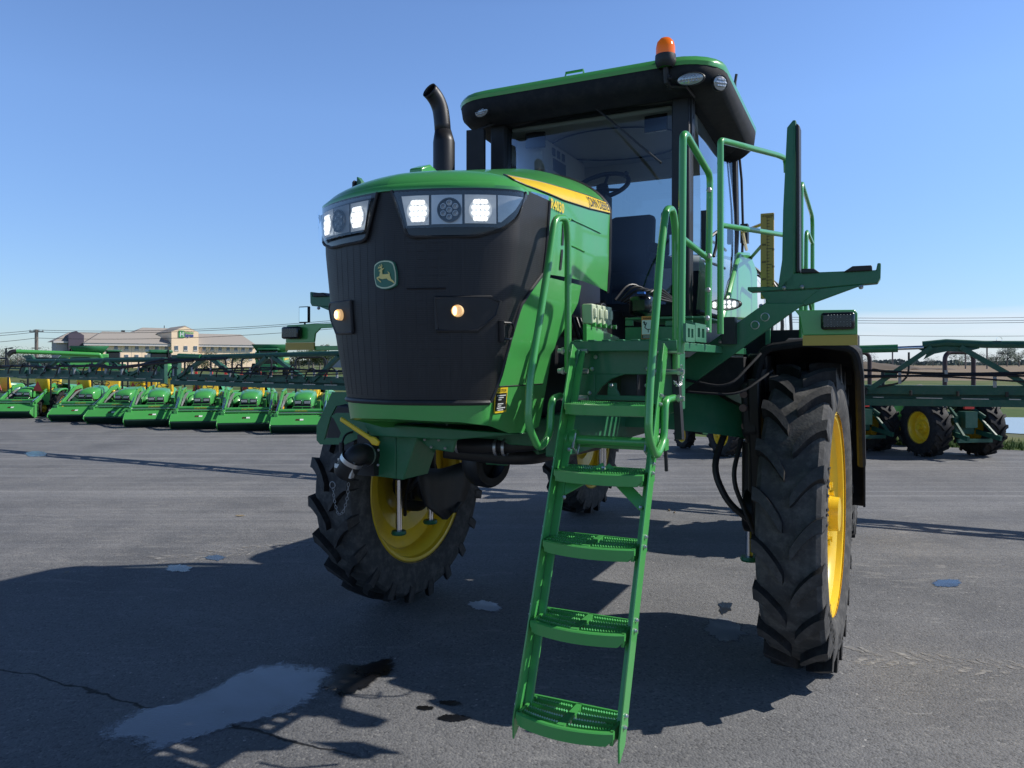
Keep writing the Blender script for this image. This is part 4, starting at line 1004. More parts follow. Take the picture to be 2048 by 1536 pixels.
# ---- ladder
mb = MB()
def rail_pts(u, l): return [loc(x, y, u=u) for x, y in l]
lL = [(1037,1474),(1063,1290),(1090,1110),(1117,935),(1128,868),(1150,700)]
top_v, top_z, bot_v, bot_z = -1.60, 1.92, -2.245, .395
TZ = lambda z: (z-bot_z)/(top_z-bot_z)
STEPZ = (.496,.812,1.109,1.388,1.668)
def lp(t): return lerp(bot_v, top_v, t), lerp(bot_z, top_z, t)
rails = []
for u, name in ((.655,'l'),(1.075,'r')):
    mb = MB(); prof = []
    vs_ = [(-.045, -.02), (.045, .04)]
    b_v, b_z = lp(0); t_v, t_z = lp(1); d = Vector((0, t_v-b_v, t_z-b_z)).normalized(); n_ = Vector((0, d.z, -d.y))
    o0 = Vector((u, b_v, b_z)); o1 = Vector((u, t_v, t_z))
    sgn = 1 if u > .8 else -1
    mb.prism([o0-n_*.035+d*.05, o0-n_*.005-d*.015, o0+n_*.04+d*.05, o1+n_*.04, o1-n_*.035], (sgn*.008,0,0))
    mb.prism([o0+n_*.038+d*.06, o0+n_*.046+d*.06, o1+n_*.046, o1+n_*.038], (-sgn*.035,0,0))
    rails.append(mb.build('ladder_rail', M['green'], SP, bevel=.002))
    for t in [TZ(z_+.02) for z_ in STEPZ]:
        for dt in (-.012, .012):
            mb = MB(); v_, z_ = lp(t+dt); mb.lathe([(.006, .009), (.015, .009), (.015, .006), (.020, .005), (.021, .001)], (u, v_-.005, z_), (sgn, 0, 0), 8); mb.build('bolt', M['zinc'], rails[-1])
for t in [TZ(z_) for z_ in STEPZ]:
    v_, z_ = lp(t); u0, u1 = .668, 1.062; W_ = u1-u0; D_ = .17
    mb = MB()
    # bowed front lip with chamfered ends
    rows = []
    for i in range(17):
        s_ = i/16; bow = -.045*math.sin(PI*s_)**.8; drop = .052 if .06 < s_ < .94 else .028
        u_ = lerp(u0, u1, s_); rows.append([(u_, v_-.06+bow+.012, z_-drop), (u_, v_-.066+bow, z_-drop+.004), (u_, v_-.066+bow, z_-.004), (u_, v_-.060+bow, z_), (u_, v_-.046+bow, z_), (u_, v_-.046+bow, z_-drop)])
    mb.grid(rows, closed=True); mb.face([len(mb.v)-6+i for i in range(6)]); o = len(mb.v)-6*17; mb.face([o+i for i in range(6)])
    mb.b2((u0,v_+.105,z_-.05),(u1,v_+.115,z_+.002))
    for uu in (u0+.01, u1-.01): mb.b2((uu-.006,v_-.06,z_-.05),(uu+.006,v_+.11,z_))
    um = (u0+u1)/2; mb.prism([(um-.016,v_-.09,z_+.002),(um+.016,v_-.09,z_+.002),(um+.010,v_+.11,z_+.002),(um-.010,v_+.11,z_+.002)], (0,0,-.03))
    # serrated slats, three each side of the rib
    for side in (0, 1):
        for k in range(4):
            rows = []; n = 30
            for i in range(n+1):
                s_ = i/n; uu = lerp(u0+.02, um-.02, s_) if side == 0 else lerp(um+.02, u1-.02, s_)
                sb = (uu-u0)/W_; bow = -.045*math.sin(PI*sb)**.8*(1-k/4); vv = v_-.030+k*.038+bow
                zz = z_+(.004 if i % 2 else -.003); rows.append([(uu, vv, z_-.028), (uu, vv, zz), (uu, vv+.012, zz), (uu, vv+.012, z_-.028)])
            mb.grid(rows)
    mb.build('ladder_step', M['green'], SP, ang=30)
v_, z_ = lp(.60); v2, z2 = lp(.70)
mb = MB(); lv = lambda t: Vector((0, lp(t)[0]+.05, lp(t)[1]))
for a, b in (((.68,.585),(.86,.655)),((1.05,.56),(.86,.655))): mb.beam(lv(a[1])+Vector((a[0],0,0)), lv(b[1])+Vector((b[0],0,0)), .05, .006, up=(0,-1,.4))
mb.tube([(.67,-1.70,1.50),(1.07,-1.70,1.50)], .022, 10); mb.b2((.64,-1.64,1.46),(1.09,-1.58,1.51))
for u in (.655,.69,1.04,1.075): mb.cyl((u-.012,-1.70,1.50),(u+.012,-1.70,1.50),.045,14)
mb.build('ladder_brace', M['green'], SP, bevel=.003)
mb = MB()
for u in (.70,1.03): mb.tube([(u,-1.72,1.53),(u,-1.75,1.47),(u+.01,-1.72,1.44),(u+.01,-1.69,1.49)], .006, 6)
for t, u in ((.57,.70),(.655,.86),(.56,1.045),(.70,.69)): p = lv(t); mb.ball((u, p.y-.025, p.z), .010, 8)
mb.build('ladder_bolt', M['zinc'], SP)
# grab rails
def loop(name, u, pts, r=.0165, rd=.05, parent=SP):
    mb = MB(); mb.tube([loc(x, y, u=u) for x, y in pts], r, 14, round_=rd); return mb.build(name, M['green'], parent)
loop('grab_rail', .60, [(1136,745),(1136,480),(1132,436),(1110,436),(1098,520),(1060,760),(1056,850),(1078,900),(1100,870),(1103,798),(1120,792)])
loop('grab_rail', 1.10, [(1352,745),(1352,470),(1346,418),(1332,418),(1322,500),(1300,770),(1296,870),(1312,916),(1328,880),(1330,800),(1348,796)])
mb = MB()
for u, y in ((.60,702),(.60,742),(.60,795)): q = loc(1136, y, u=u); mb.cyl(q+Vector((-.05,0,0)), q+Vector((.10,0,0)), .012, 8); mb.cyl(q+Vector((-.03,0,0)), q+Vector((-.018,0,0)), .018, 6)
for y in (702,744,797): q = loc(1346, y, u=1.10); mb.cyl(q+Vector((-.10,0,0)), q+Vector((.05,0,0)), .012, 8); mb.cyl(q+Vector((.022,0,0)), q+Vector((.034,0,0)), .018, 6)
mb.build('rail_bolt', M['zinc'], SP)
# tall handrail and walkway rails
mb = MB(); U = 1.17
mb.tube([loc(1362,705,u=U), loc(1366,270,u=U), loc(1372,268,u=U), loc(1420,350,u=U), loc(1416,665,u=U)], .0165, 14, round_=.05); mb.tube([loc(1366,478,u=U), loc(1418,518,u=U)], .0145, 10)
hr = mb.build('handrail', M['green'], SP)
A, B = Vector((1.19,-.93,0)), Vector((1.42,.06,0))
def ab(px, py):
    a = (px-1024)/FPX; lo, hi = 0., 1.4
    f = lambda t: (lambda w: w.x/w.y)(m2w(*(A.lerp(B, t))[:2]))-a
    for _ in range(40):
        m_ = (lo+hi)/2
        if f(m_) < 0: lo = m_
        else: hi = m_
    q = A.lerp(B, lo); w = m2w(q.x, q.y); return Vector((q.x, q.y, CAMH+(HZ-py)/FPX*w.y))
mb = MB(); mb.tube([ab(1427,668), ab(1427,300), ab(1432,281), ab(1448,282), ab(1558,311), ab(1572,318), ab(1573,345)], .0165, 14, round_=.06); mb.tube([ab(1428,450), ab(1568,470)], .0145, 10)
mb.build('walkway_rail', M['green'], SP)
mb = MB()
for x, y in ((1418,512),(1418,380),(1416,580),(1414,636),(1413,660)): q = loc(x, y, u=U+.02); mb.ball(q, .014, 8)
mb.build('rail_bolt', M['zinc'], hr)
mb = MB(); mb.tube([(1.45,.45,2.0),(1.45,.45,3.05),(1.45,1.30,2.95),(1.45,1.30,1.95)], .015, 10, round_=.1)
mb.tube([(1.45,.75,2.0),(1.45,.8,2.78),(1.45,1.30,2.75)], .014, 10, round_=.1); mb.tube([(1.45,.45,2.5),(1.45,1.3,2.2)], .012, 8)
mb.build('rear_rail', M['green'], SP)

# ---- platform
mb = MB()
mb.b2((.60,-1.56,1.90),(1.12,-1.54,1.948)); mb.b2((.60,-1.54,1.90),(.62,.3,1.94)); mb.b2((1.10,-1.54,1.90),(1.12,.3,1.94)); mb.b2((.84,.3,1.90),(1.08,1.8,1.93))
for k in range(22): mb.b2((.62,-1.53+k*.085,1.92),(1.10,-1.49+k*.085,1.944))
for k in range(7): mb.b2((.63+k*.07,-1.562,1.946),(.665+k*.07,-1.53,1.954))
plat = mb.build('platform', M['dgreen'], SP, bevel=.003)  # darker green than the ladder, the deck's shade is in the colour
mb = MB()   # panel under the platform, with openings
def pan(x0, x1, y0, y1, v=-1.47, d=.02): a, b = loc(x0, y1, v=v), loc(x1, y0, v=v); mb.b2((a.x, v, a.z), (b.x, v+d, b.z))
pan(1150,1345,696,748); pan(1150,1190,748,800); pan(1296,1345,748,800); pan(1190,1296,792,800)
q = [loc(x, y, v=-1.47) for x, y in ((1190,748),(1250,748),(1222,758),(1202,775),(1190,792))]; mb.prism(q, (0,.02,0))
q = [loc(x, y, v=-1.47) for x, y in ((1214,792),(1216,766),(1232,766),(1232,778),(1240,792))]; mb.prism(q, (0,.02,0))
q = [loc(x, y, v=-1.46) for x, y in ((1345,700),(1360,700),(1360,820),(1338,828),(1338,800),(1345,790))]; mb.prism(q, (0,.10,0))
mb.prism([loc(x, y, v=-1.60) for x, y in ((1152,700),(1158,700),(1140,800),(1134,800))], (0,.05,0))
under = mb.build('support_panel', M['dgreen'], SP, bevel=.003)  # shade below the deck is painted in by the darker green
mb = MB(); a, b = loc(1246,796,v=-1.30), loc(1282,745,v=-1.30); mb.b2((a.x,-1.36,a.z),(b.x,-1.2,b.z)); mb.b2((.58,-1.2,1.62),(1.0,-1.1,1.88)); mb.build('battery_box', M['black'], SP, bevel=.008)
for x, y in ((1191,714),(1184,738),(1179,786),(1222,771),(1300,714),(1293,738),(1293,771)):
    mb = MB(); mb.ball(loc(x, y, v=-1.475), .011, 8); mb.build('bolt', M['zinc'], under)
mb = MB()   # riser beside the hood end with warning label
a, b = loc(1250,682,v=-.92), loc(1385,632,v=-.92)
def pr(x0, x1, y0, y1): a_, b_ = loc(x0, y1, v=-.92), loc(x1, y0, v=-.92); mb.b2((a_.x,-.92,a_.z),(b_.x,-.90,b_.z))
pr(1250,1385,632,640); pr(1250,1385,652,684); pr(1250,1266,640,652); pr(1282,1306,640,652); pr(1330,1385,640,652)
mb.b2((a.x,-.90,b.z-.012),(1.10,-.3,b.z)); riser = mb.build('riser', M['dgreen'], SP, bevel=.003)  # darker green stands in for the shade on the riser
mb = MB(); w0 = loc(1283,678,v=-.925); w1 = loc(1305,632,v=-.925); ww, hh = w1.x-w0.x, w1.z-w0.z
def lab(x0, x1, y0, y1, m, dy=0): mb.add([(w0.x+ww*x0,-.924-dy,w0.z+hh*y0),(w0.x+ww*x1,-.924-dy,w0.z+hh*y0),(w0.x+ww*x1,-.924-dy,w0.z+hh*y1),(w0.x+ww*x0,-.924-dy,w0.z+hh*y1)], [(0,1,2,3)], m)
lab(0,1,0,1,0); lab(.04,.96,.20,.83,1,.001); lab(.04,.96,.02,.18,2,.001)
for k in range(3): lab(.12,.85-.1*(k % 2),.045+k*.045,.06+k*.045,1,.002)
P3 = lambda x, y: Vector((w0.x+ww*x, -.926, w0.z+hh*y))
for s_, e_ in (((.5,.42),(.95,.42)),((.62,.42),(.62,.28)),((.18,.76),(.38,.60)),((.38,.60),(.30,.50)),((.30,.50),(.52,.42)),((.38,.60),(.48,.72)),((.38,.60),(.22,.66))): mb.beam(P3(*s_), P3(*e_), .004, .002, up=(0,1,0), m=2)
mb.ball(P3(.24,.73), (.006,.001,.006), 8, 2)
mb.text('WARNING', lambda x, y: (w0.x+ww*(.12+x*.17), -.926, w0.z+hh*(.86+y*.12)), 1, 2)
mb.build('warning_label', [M['labelorange'], M['white'], M['ink']], riser, ang=None, recalc=False)
mb = MB(); a, b = loc(1255,632,v=-.75), loc(1300,588,v=-.75); mb.b2((a.x,-.75,a.z),(b.x,-.55,b.z)); mb.build('filter_box', M['gloss'], SP, bevel=.03)
mb = MB(); a = loc(1283,586,v=-.75); mb.box(a, (.04,.03,.012)); mb.build('blue_tab', mat('blue_plastic', (.03,.12,.5), .4), SP)
mb = MB()
for k in range(5): mb.tube([(.50,-.55+.06*k,2.22),(.56+.03*k,-.45,2.34-.02*k),(.68,-.25,2.24+.02*k),(.72,.1,2.24)], .007, 6, round_=.1)
mb.build('hose', M['cleanrubber'], SP)
mb = MB()   # slotted toe boards at the outer edge
U = 1.24
for x0, x1 in ((1366,1384),(1385,1407)):
    for fr in ((0,1,.75,1),(0,1,0,.25),(0,.2,.25,.75),(.42,.58,.25,.75),(.82,1,.25,.75)):
        a, b = loc(x0, 683, u=U), loc(x1, 650, u=U)
        mb.b2((U, lerp(a.y, b.y, fr[0]), lerp(a.z-.0, b.z, fr[2])), (U+.012, lerp(a.y, b.y, fr[1]), lerp(a.z, b.z, fr[3])))
mb.build('toe_board', M['dgreen'], SP)
mb = MB(); mb.beam((1.08,-1.44,1.93),(1.12,-1.50,1.5), .03, .05); mb.tube([loc(1338,800,u=1.02), loc(1330,870,u=1.02), loc(1333,942,u=1.02)], .009, 8); mb.build('strap', M['cleanrubber'], SP)
mb = MB(); chain([loc(1362,730,u=1.14), loc(1366,755,u=1.14), loc(1358,775,u=1.14), loc(1348,762,u=1.14)], 12, .0018); mb.build('chain', M['zinc'], SP)

# ---- boom cradles (left one also carries the strut)
for sg in (1, -1):
    S_ = lambda p: Vector((sg*p[0], p[1], p[2]))
    L2 = lambda x, y, v=-.43: S_(loc(x, y, v=v))
    mb = MB(); mb.prism([L2(1556,574), L2(1564,520), L2(1566,420), L2(1574,255), L2(1586,240), L2(1589,240), L2(1588,560), L2(1600,574)], (0,.05,0))
    mb.prism([L2(1587,240), L2(1592,240), L2(1592,546), L2(1587,546)], (0,.09,0)) if sg > 0 else None
    mb.prism([L2(1588,546), L2(1752,540), L2(1755,526), L2(1762,526), L2(1761,556), L2(1755,566), L2(1640,576), L2(1500,584), L2(1495,580), L2(1495,574), L2(1560,573)], (0,.09,0))
    mb.prism([L2(1520,584), L2(1640,578), L2(1600,610), L2(1540,612)], (0,.02,0)); mb.prism([L2(1640,577), L2(1730,568), L2(1610,612), L2(1595,612)], (0,.03,0))
    if sg > 0:
        mb.prism([L2(1370,720,-.5), L2(1530,606,-.5), L2(1610,606,-.5), L2(1370,778,-.5)], (0,.03,0))
    cr_ = mb.build('boom_cradle', M['dgreen'], SP, bevel=.004)
    mb = MB(); mb.prism([L2(1592,246,-.45), L2(1599,250,-.45), L2(1599,545,-.45), L2(1592,545,-.45)], (0,.10,0)); mb.prism([L2(1602,547,-.45), L2(1640,545,-.45), L2(1628,537,-.45), L2(1602,537,-.45)], (0,.10,0)); mb.prism([L2(1686,544,-.45), L2(1744,541,-.45), L2(1744,530,-.45), L2(1705,532,-.45)], (0,.10,0)); mb.build('rubber_pad', M['cleanrubber'], cr_, bevel=.006)
    for x, y, v_ in ((1522,612,-.445),(1578,612,-.445),(1568,576,-.445),(1604,574,-.445),(1722,574,-.445))+(((1459,669,-.51),(1440,683,-.51),(1394,700,-.51)) if sg > 0 else ()):
        mb = MB(); mb.ball(L2(x, y, v_), .013, 8); mb.build('bolt', M['zinc'], cr_)
    if sg > 0:
        mb = MB()
        for x, y in ((1530,634),(1510,650)):
            c_ = L2(x, y, -.502); mb.tube([c_+Vector((.022*math.cos(t),0,.022*math.sin(t))) for t in [2*PI*i/16 for i in range(16)]], .003, 5, closed=True)
        mb.build('strut_hole', M['zinc'], cr_)
    # marker light panels
    mb = MB(); v0 = -.80
    mb.prism([S_((1.575,v0,1.985)), S_((1.828,v0,1.985)), S_((1.828,v0,2.09)), S_((1.815,v0,2.108)), S_((1.60,v0,2.112))]+([S_((1.30,v0,2.112)), S_((1.30,v0,2.085)), S_((1.52,v0,2.08)), S_((1.565,v0,2.045))] if sg < 0 else [S_((1.535,v0,2.115)), S_((1.56,v0,2.08))]), (0,.014,0))
    if sg < 0: mb.beam(S_((1.58,v0+.02,1.945)), S_((1.0,v0+.02,1.945)), .02, .03); mb.beam(S_((1.42,v0+.02,2.095)), S_((.9,v0+.1,2.09)), .02, .03)
    mk = mb.build('marker_panel', M['green'], SP, bevel=.004)
    mb = MB(); mb.prism([S_((1.575,v0-.002,1.933)), S_((1.828,v0-.002,1.933)), S_((1.828,v0-.002,1.984)), S_((1.575,v0-.002,1.984))], (0,.014,0)); mb.build('reflector_strip', M['paleyellow'], mk)
    mb = MB(); c_ = (1.74,v0-.03,2.052) if sg > 0 else (1.745,v0-.03,2.052); mb.box(S_(c_), (.155,.05,.085)); ml = mb.build('marker_lamp', M['gloss'], mk, bevel=.014)
    mb = MB(); rnd = random.Random(5)
    for i in range(9):
        for j in range(6):
            if rnd.random() < .7: mb.ball(S_((c_[0]-.058+i*.0145, v0-.055, 2.052-.028+j*.0115)), .0022, 5)
    mb.build('lamp_speckle', M['silver'], ml)
mb = MB(); p = Vector((-1.745,-.70,2.185)); mb.box(p, (.085,.025,.115)); mb.tube([p+Vector((0,0,-.05)), p+Vector((.01,0,-.12))], .008, 6); mm = mb.build('rear_mirror', M['black'], SP, bevel=.012)
mb = MB(); mb.add([p+Vector((i*.037,-.0135,j*.051)) for i, j in ((-1,-1),(1,-1),(1,1),(-1,1))], [(0,1,2,3)]); mb.build('mirror_glass', M['mirrorglass'], mm)

# ---- side work lamp (lit)
h_, p, x, y, n_ = oval_lamp(1450, 609, dict(v=-.60), .080, .030, (-.15,-1,-.05), M['ledbg'], SP)
h_.name = 'work_lamp'
mb = MB()
for i in range(5):
    for j in (-1, 1): mb.ball(p+x*((i-2)*.028)+y*(j*.012*(1 if abs(i-2) < 2 else .6))+n_*.014, .011, 8)
mb.build('lamp', M['led'], h_)
mb = MB(); mb.tube([p+Vector((0,.02,0)), p+Vector((-.06,.08,-.01)), p+Vector((-.1,.1,0))], .012, 6); mb.b2((1.13,-.58,1.95),(1.20,-.5,2.10)); mb.build('lamp_bracket', M['black'], h_)
# filler between platform and wheel: dark frame, steps
mb = MB(); mb.b2((.62,-.15,1.66),(1.18,.8,1.88)); mb.b2((1.05,.62,1.70),(1.75,2.2,2.07)); mb.tube([(.9,-.52,1.75),(1.15,-.5,1.70),(1.3,-.3,1.9)], .009, 6, round_=.1); mb.tube([(.9,-.54,1.68),(1.2,-.45,1.66),(1.36,-.25,1.8)], .008, 6, round_=.1); mb.build('side_frame', M['matte'], SP, bevel=.02)
# ---- rear: tank, frame, gauge ruler
mb = MB(); rows = []
for v_, k in ((1.95,.86),(2.02,.96),(2.15,1),(4.4,1),(4.55,.96),(4.62,.86)):
    rows.append([(.95*k*(abs(math.cos(t))**.6)*(1 if math.cos(t) > 0 else -1), v_, 2.22+.62*k*(abs(math.sin(t))**.6)*(1 if math.sin(t) > 0 else -1)) for t in [2*PI*i/32 for i in range(32)]])
mb.grid(rows, closed=True); o = len(mb.v); mb.face([o-32+i for i in range(32)]); mb.face([o-192+i for i in range(32)])
tk = mb.build('solution_tank', M['tank'], SP, ang=50)
mb = MB()
for v_ in (2.5,3.3,4.1): mb.tube([(1.0*(abs(math.cos(t))**.6)*(1 if math.cos(t) > 0 else -1), v_, 2.22+.655*(abs(math.sin(t))**.6)*(1 if math.sin(t) > 0 else -1)) for t in [2*PI*i/32 for i in range(32)]], .018, 6, closed=True)
mb.build('tank_band', M['blackmetal'], tk)
mb = MB(); mb.prism([*[tuple(loc(x_, y_, u=1.0)) for x_, y_ in ((1436,640),(1506,640),(1504,540),(1490,505),(1470,505))]], (.04,0,0)); mb.build('tank_shield', M['green'], SP, bevel=.02)
mb = MB(); mb.b2((-1.3,1.9,1.58),(1.3,4.8,1.66)); mb.b2((-.5,4.7,1.2),(.5,5.6,1.9)); mb.build('rear_deck', M['dgreen'], SP, bevel=.02)
mb = MB(); a, b = loc(1521,598,v=.55), loc(1548,425,v=.55); mb.b2((a.x,.55,a.z),(b.x,.565,b.z)); ru = mb.build('depth_gauge', M['paleyellow'], SP, bevel=.004)
mb = MB()
for k in range(26):
    z = lerp(a.z+.02, b.z-.03, k/25); mid = (a.x+b.x)/2; w_ = .03 if k % 5 == 0 else .016; mb.b2((mid-w_*.2,.5475,z-.0015),(mid+w_,.5485,z+.0015))
mb.b2(((a.x+b.x)/2-.001,.5475,a.z+.02),((a.x+b.x)/2+.001,.5485,b.z-.03))
for nn, t in (('700',.62),('600',.42),('500',.22),('400',.05)): mb.text(nn, lambda x, y, t=t: (a.x+.008+x*.019, .547, lerp(a.z, b.z, t)+y*.02))
for nn, t in (('30',.36),('25',.16),('35',.56)): mb.text(nn, lambda x, y, t=t: ((a.x+b.x)/2+.03+x*.019, .547, lerp(a.z, b.z, t)+y*.02))
mb.text('US GAL', lambda x, y: (a.x+.01+x*.013, .547, b.z-.025+y*.016)); mb.text('LITRES', lambda x, y: ((a.x+b.x)/2+.008+x*.011, .547, b.z-.025+y*.016))
mb.build('gauge_marks', M['ink'], ru, ang=None)
mb = MB(); mb.tube([(b.x-.02,.57,b.z-.05),(1.0,.9,b.z-.06),(.9,1.7,b.z-.08)], .012, 6); mb.build('gauge_arm', M['yellow'], ru)
mb = MB(); mb.tube([(a.x,.57,lerp(a.z,b.z,.62)),(1.05,1.0,lerp(a.z,b.z,.60)),(.9,1.7,lerp(a.z,b.z,.6))], .012, 6); mb.build('gauge_bracket', M['steelgrey'], ru)
mb = MB(); mb.b2((a.x+.03,.57,1.95),(a.x+.06,.60,a.z+.1)); mb.build('gauge_post', M['dgreen'], ru)

# ---- boom, both wings
VB = 5.75; ZT = 2.03; ZB1, ZB2 = 1.34, 1.50
def wing(sg):
    bw = MB()
    def f(u, z, dv=0):
        k = max(0, min(1, (u-3.)/4.)); o = max(0, min(1, (u-3.)/9.)); zz = lerp(z+.13*o, z-.09*k, max(0, min(1, (z-1.34)/.69)))
        return Vector((sg*u, VB+dv, zz))
    def bm_(a, b, w, h): bw.beam(a, b, w, h, up=(0,0,1) if abs(a.z-b.z) < .3*abs(a.x-b.x) else (0,1,0))
    bw.beam(f(1.2,ZB1), f(10.7,ZB1), .12, .085); bw.beam(f(1.2,ZB2,.05), f(10.7,ZB2,.05), .12, .11)
    bw.beam(f(1.2,ZB1+.08,.08), f(10.7,ZB1+.08,.08), .02, .08)
    bw.tube([f(2.35,2.06), f(2.6,2.085), f(3.0,2.06), f(10.4,ZT)], .044, 8)
    for (ub, ut) in ((1.75,2.45),(3.55,2.75),(3.65,4.45),(5.25,4.6),(5.35,6.4),(7.15,6.6),(7.3,8.1),(8.85,8.25),(8.95,9.7),(10.5,9.8)):
        bw.beam(f(ub,ZB2), f(ut,ZT), .06, .095, up=(0,1,0))
    bw.prism([f(2.28,2.02), f(2.4,2.08), f(2.6,2.12), f(2.95,2.09), f(2.95,2.01), f(2.8,1.97), f(2.62,1.98), f(2.48,1.95), f(2.36,1.88), f(2.40,1.96)], (0,.04,0))
    bw.box(f(2.0,1.70), (.14,.10,.10))
    # hinge tower and outer section
    bw.beam(f(10.6,1.3), f(10.6,2.08), .10, .16, up=(1,0,0)); bw.beam(f(10.95,1.3), f(10.95,2.02), .08, .12, up=(1,0,0))
    bw.beam(f(10.9,1.40), f(15.6,1.44), .09, .10); bw.beam(f(10.9,1.53,.04), f(15.6,1.55,.04), .09, .13); bw.tube([f(10.9,1.97), f(14.9,1.93), f(15.3,1.95)], .046, 8)
    for ub, ut in ((11.9,11.1),(11.95,12.6),(13.35,12.7),(13.45,14.15),(14.8,14.25)): bw.beam(f(ub,1.52), f(ut,1.95), .05, .09, up=(0,1,0))
    bw.prism([f(14.7,1.6), f(14.9,1.6), f(15.5,2.08), f(15.2,2.10)], (0,.05,0)); bw.beam(f(15.4,1.35), f(15.4,1.8), .08, .12, up=(1,0,0))
    bw.beam(f(15.4,1.50), f(18.3,1.54), .07, .16); bw.beam(f(15.4,1.68), f(18.0,1.70), .05, .04)
    w_ = bw.build('boom_wing', M['boomgreen'], SP, ang=30)
    cy = MB(); cy.cyl(f(1.15,2.0,-.02), f(2.08,2.02,-.02), .05, 12); cy.cyl(f(9.9,2.04,-.03), f(10.5,2.06,-.03), .05, 12); cy.b2(*[tuple(min(a_, b_) if k == 0 else max(a_, b_) for a_, b_ in zip(f(1.0,1.86,-.04), f(1.5,2.03,.04))) for k in (0, 1)]); cy.build('boom_cylinder', M['dgreen'], w_)
    cy = MB(); cy.cyl(f(2.08,2.02,-.02), f(2.36,2.03,-.02), .024, 10); cy.lathe([(-.02,.03),(.02,.03)], f(3.15,2.12), (0,1,0), 12); cy.build('cylinder_rod', M['chrome'], w_)
    hs = MB(); rr = random.Random(3)
    for k in range(4):
        pts = [f(u, 1.74-.035*k+.035*math.sin(u*1.7+k*1.3)+rr.uniform(-.012,.012), -.05-.015*k) for u in [1.2+.55*i for i in range(17)]]
        hs.tube(pts, .018-.002*k, 6, round_=.2)
    hs.tube([f(10.2,1.95,-.05), f(10.0,1.95,-.08), f(11.2,1.85,-.1), f(12.3,1.72,-.08), f(12.8,1.80,-.06), f(13.6,1.76,-.06), f(14.2,1.78,-.05)], .03, 6, round_=.5)
    hs.tube([f(9.2,2.0,-.05), f(10.2,1.96,-.06), f(11.0,1.98,-.08), f(11.6,1.78,-.08), f(12.4,1.70,-.08), f(13.1,1.82,-.06)], .028, 6, round_=.5)
    hs.tube([f(14.2,1.7,-.05), f(15.2,1.78,-.05), f(16.5,1.74,-.05), f(18,1.78,-.03)], .03, 6, round_=.5)
    hs.tube([f(2.2,1.97,-.03), f(2.2,1.6,-.03), f(1.6,1.5,-.03)], .012, 6, round_=.5); hs.tube([f(1.3,1.9,-.03), f(1.25,1.6,-.03), f(1.0,1.45,-.03)], .012, 6, round_=.3)
    for k in range(26):
        u = 6.2+k*.43; hs.tube([f(u,1.72,-.05), f(u+.08,1.80+rr.uniform(-.05,.1),-.09), f(u+.2,1.66+rr.uniform(-.05,.05),-.08), f(u+.26,1.52,-.06)], .014, 5, round_=.1)
    hs.build('boom_hose', M['cleanrubber'], w_)
    for k in range(28):
        u = 1.6+k*.5; nz_ = MB(); nz_.box(f(u,1.62+.03*(k % 3),-.06), (.035,.03,.14)); nz_.build('hose_bracket', M['steelgrey'], w_)
        nz_ = MB(); nz_.cyl(f(u+.12,1.50,-.07), f(u+.12,1.44,-.07), .018, 6); nz_.build('nozzle', M['black'], w_)
    dt = MB()
    for k in range(30):
        u = 1.8+k*.48; dt.b2(*[tuple(min(a_, b_) if q_ == 0 else max(a_, b_) for a_, b_ in zip(f(u,1.405,-.062), f(u+(.28 if k % 3 else .12),1.415,-.058))) for q_ in (0, 1)])
    dt.build('boom_strip', M['lensclear'], w_)
for sg in (1, -1): wing(sg)
mb = MB(); mb.b2((-1.2,VB-.08,1.28),(1.2,VB+.12,1.40)); mb.b2((-1.2,VB-.06,1.95),(1.2,VB+.06,2.05)); mb.b2((-.9,VB-.3,1.2),(-.8,VB,2.1)); mb.b2((.8,VB-.3,1.2),(.9,VB,2.1)); mb.build('boom_mast', M['boomgreen'], SP, bevel=.01)

# ================================================================== BACKGROUND MACHINES
def small_wheel(root, x, y, Rr, W, bead, side, nl=16):
    h = hub_mesh(bead+.04, W, side).build('wheel', M['yellow'], root, loc_=(x, y, Rr))
    tyre_mesh(Rr, W, bead, nl, Rr*.07, side, None, 28, .055, .28, 0).build('tyre', M['rubber'], h, ang=45)
    mb = MB(); mb.lathe([(-W*.42,bead+.01),(-W*.36,bead-.015),(0,bead-.05),(W*.36,bead-.015),(W*.42,bead+.01)], n=28); mb.build('rim', M['yellow'], h)
    return h
def rops(root, y, w, zt, r=.03, lights=True, m=None):
    mb = MB(); mb.tube([(-w,y,.55),(-w,y,zt),(w,y,zt),(w,y,.55)], r, 8, round_=.16); ro = mb.build('roll_bar', m or M['blackmetal'], root)
    if lights:
        for sg in (-1, 1):
            mb = MB(); mb.box((sg*w,y-.04,1.46), (.085,.05,.17)); mb.build('warning_lamp', M['red'], ro, bevel=.01)
    return ro
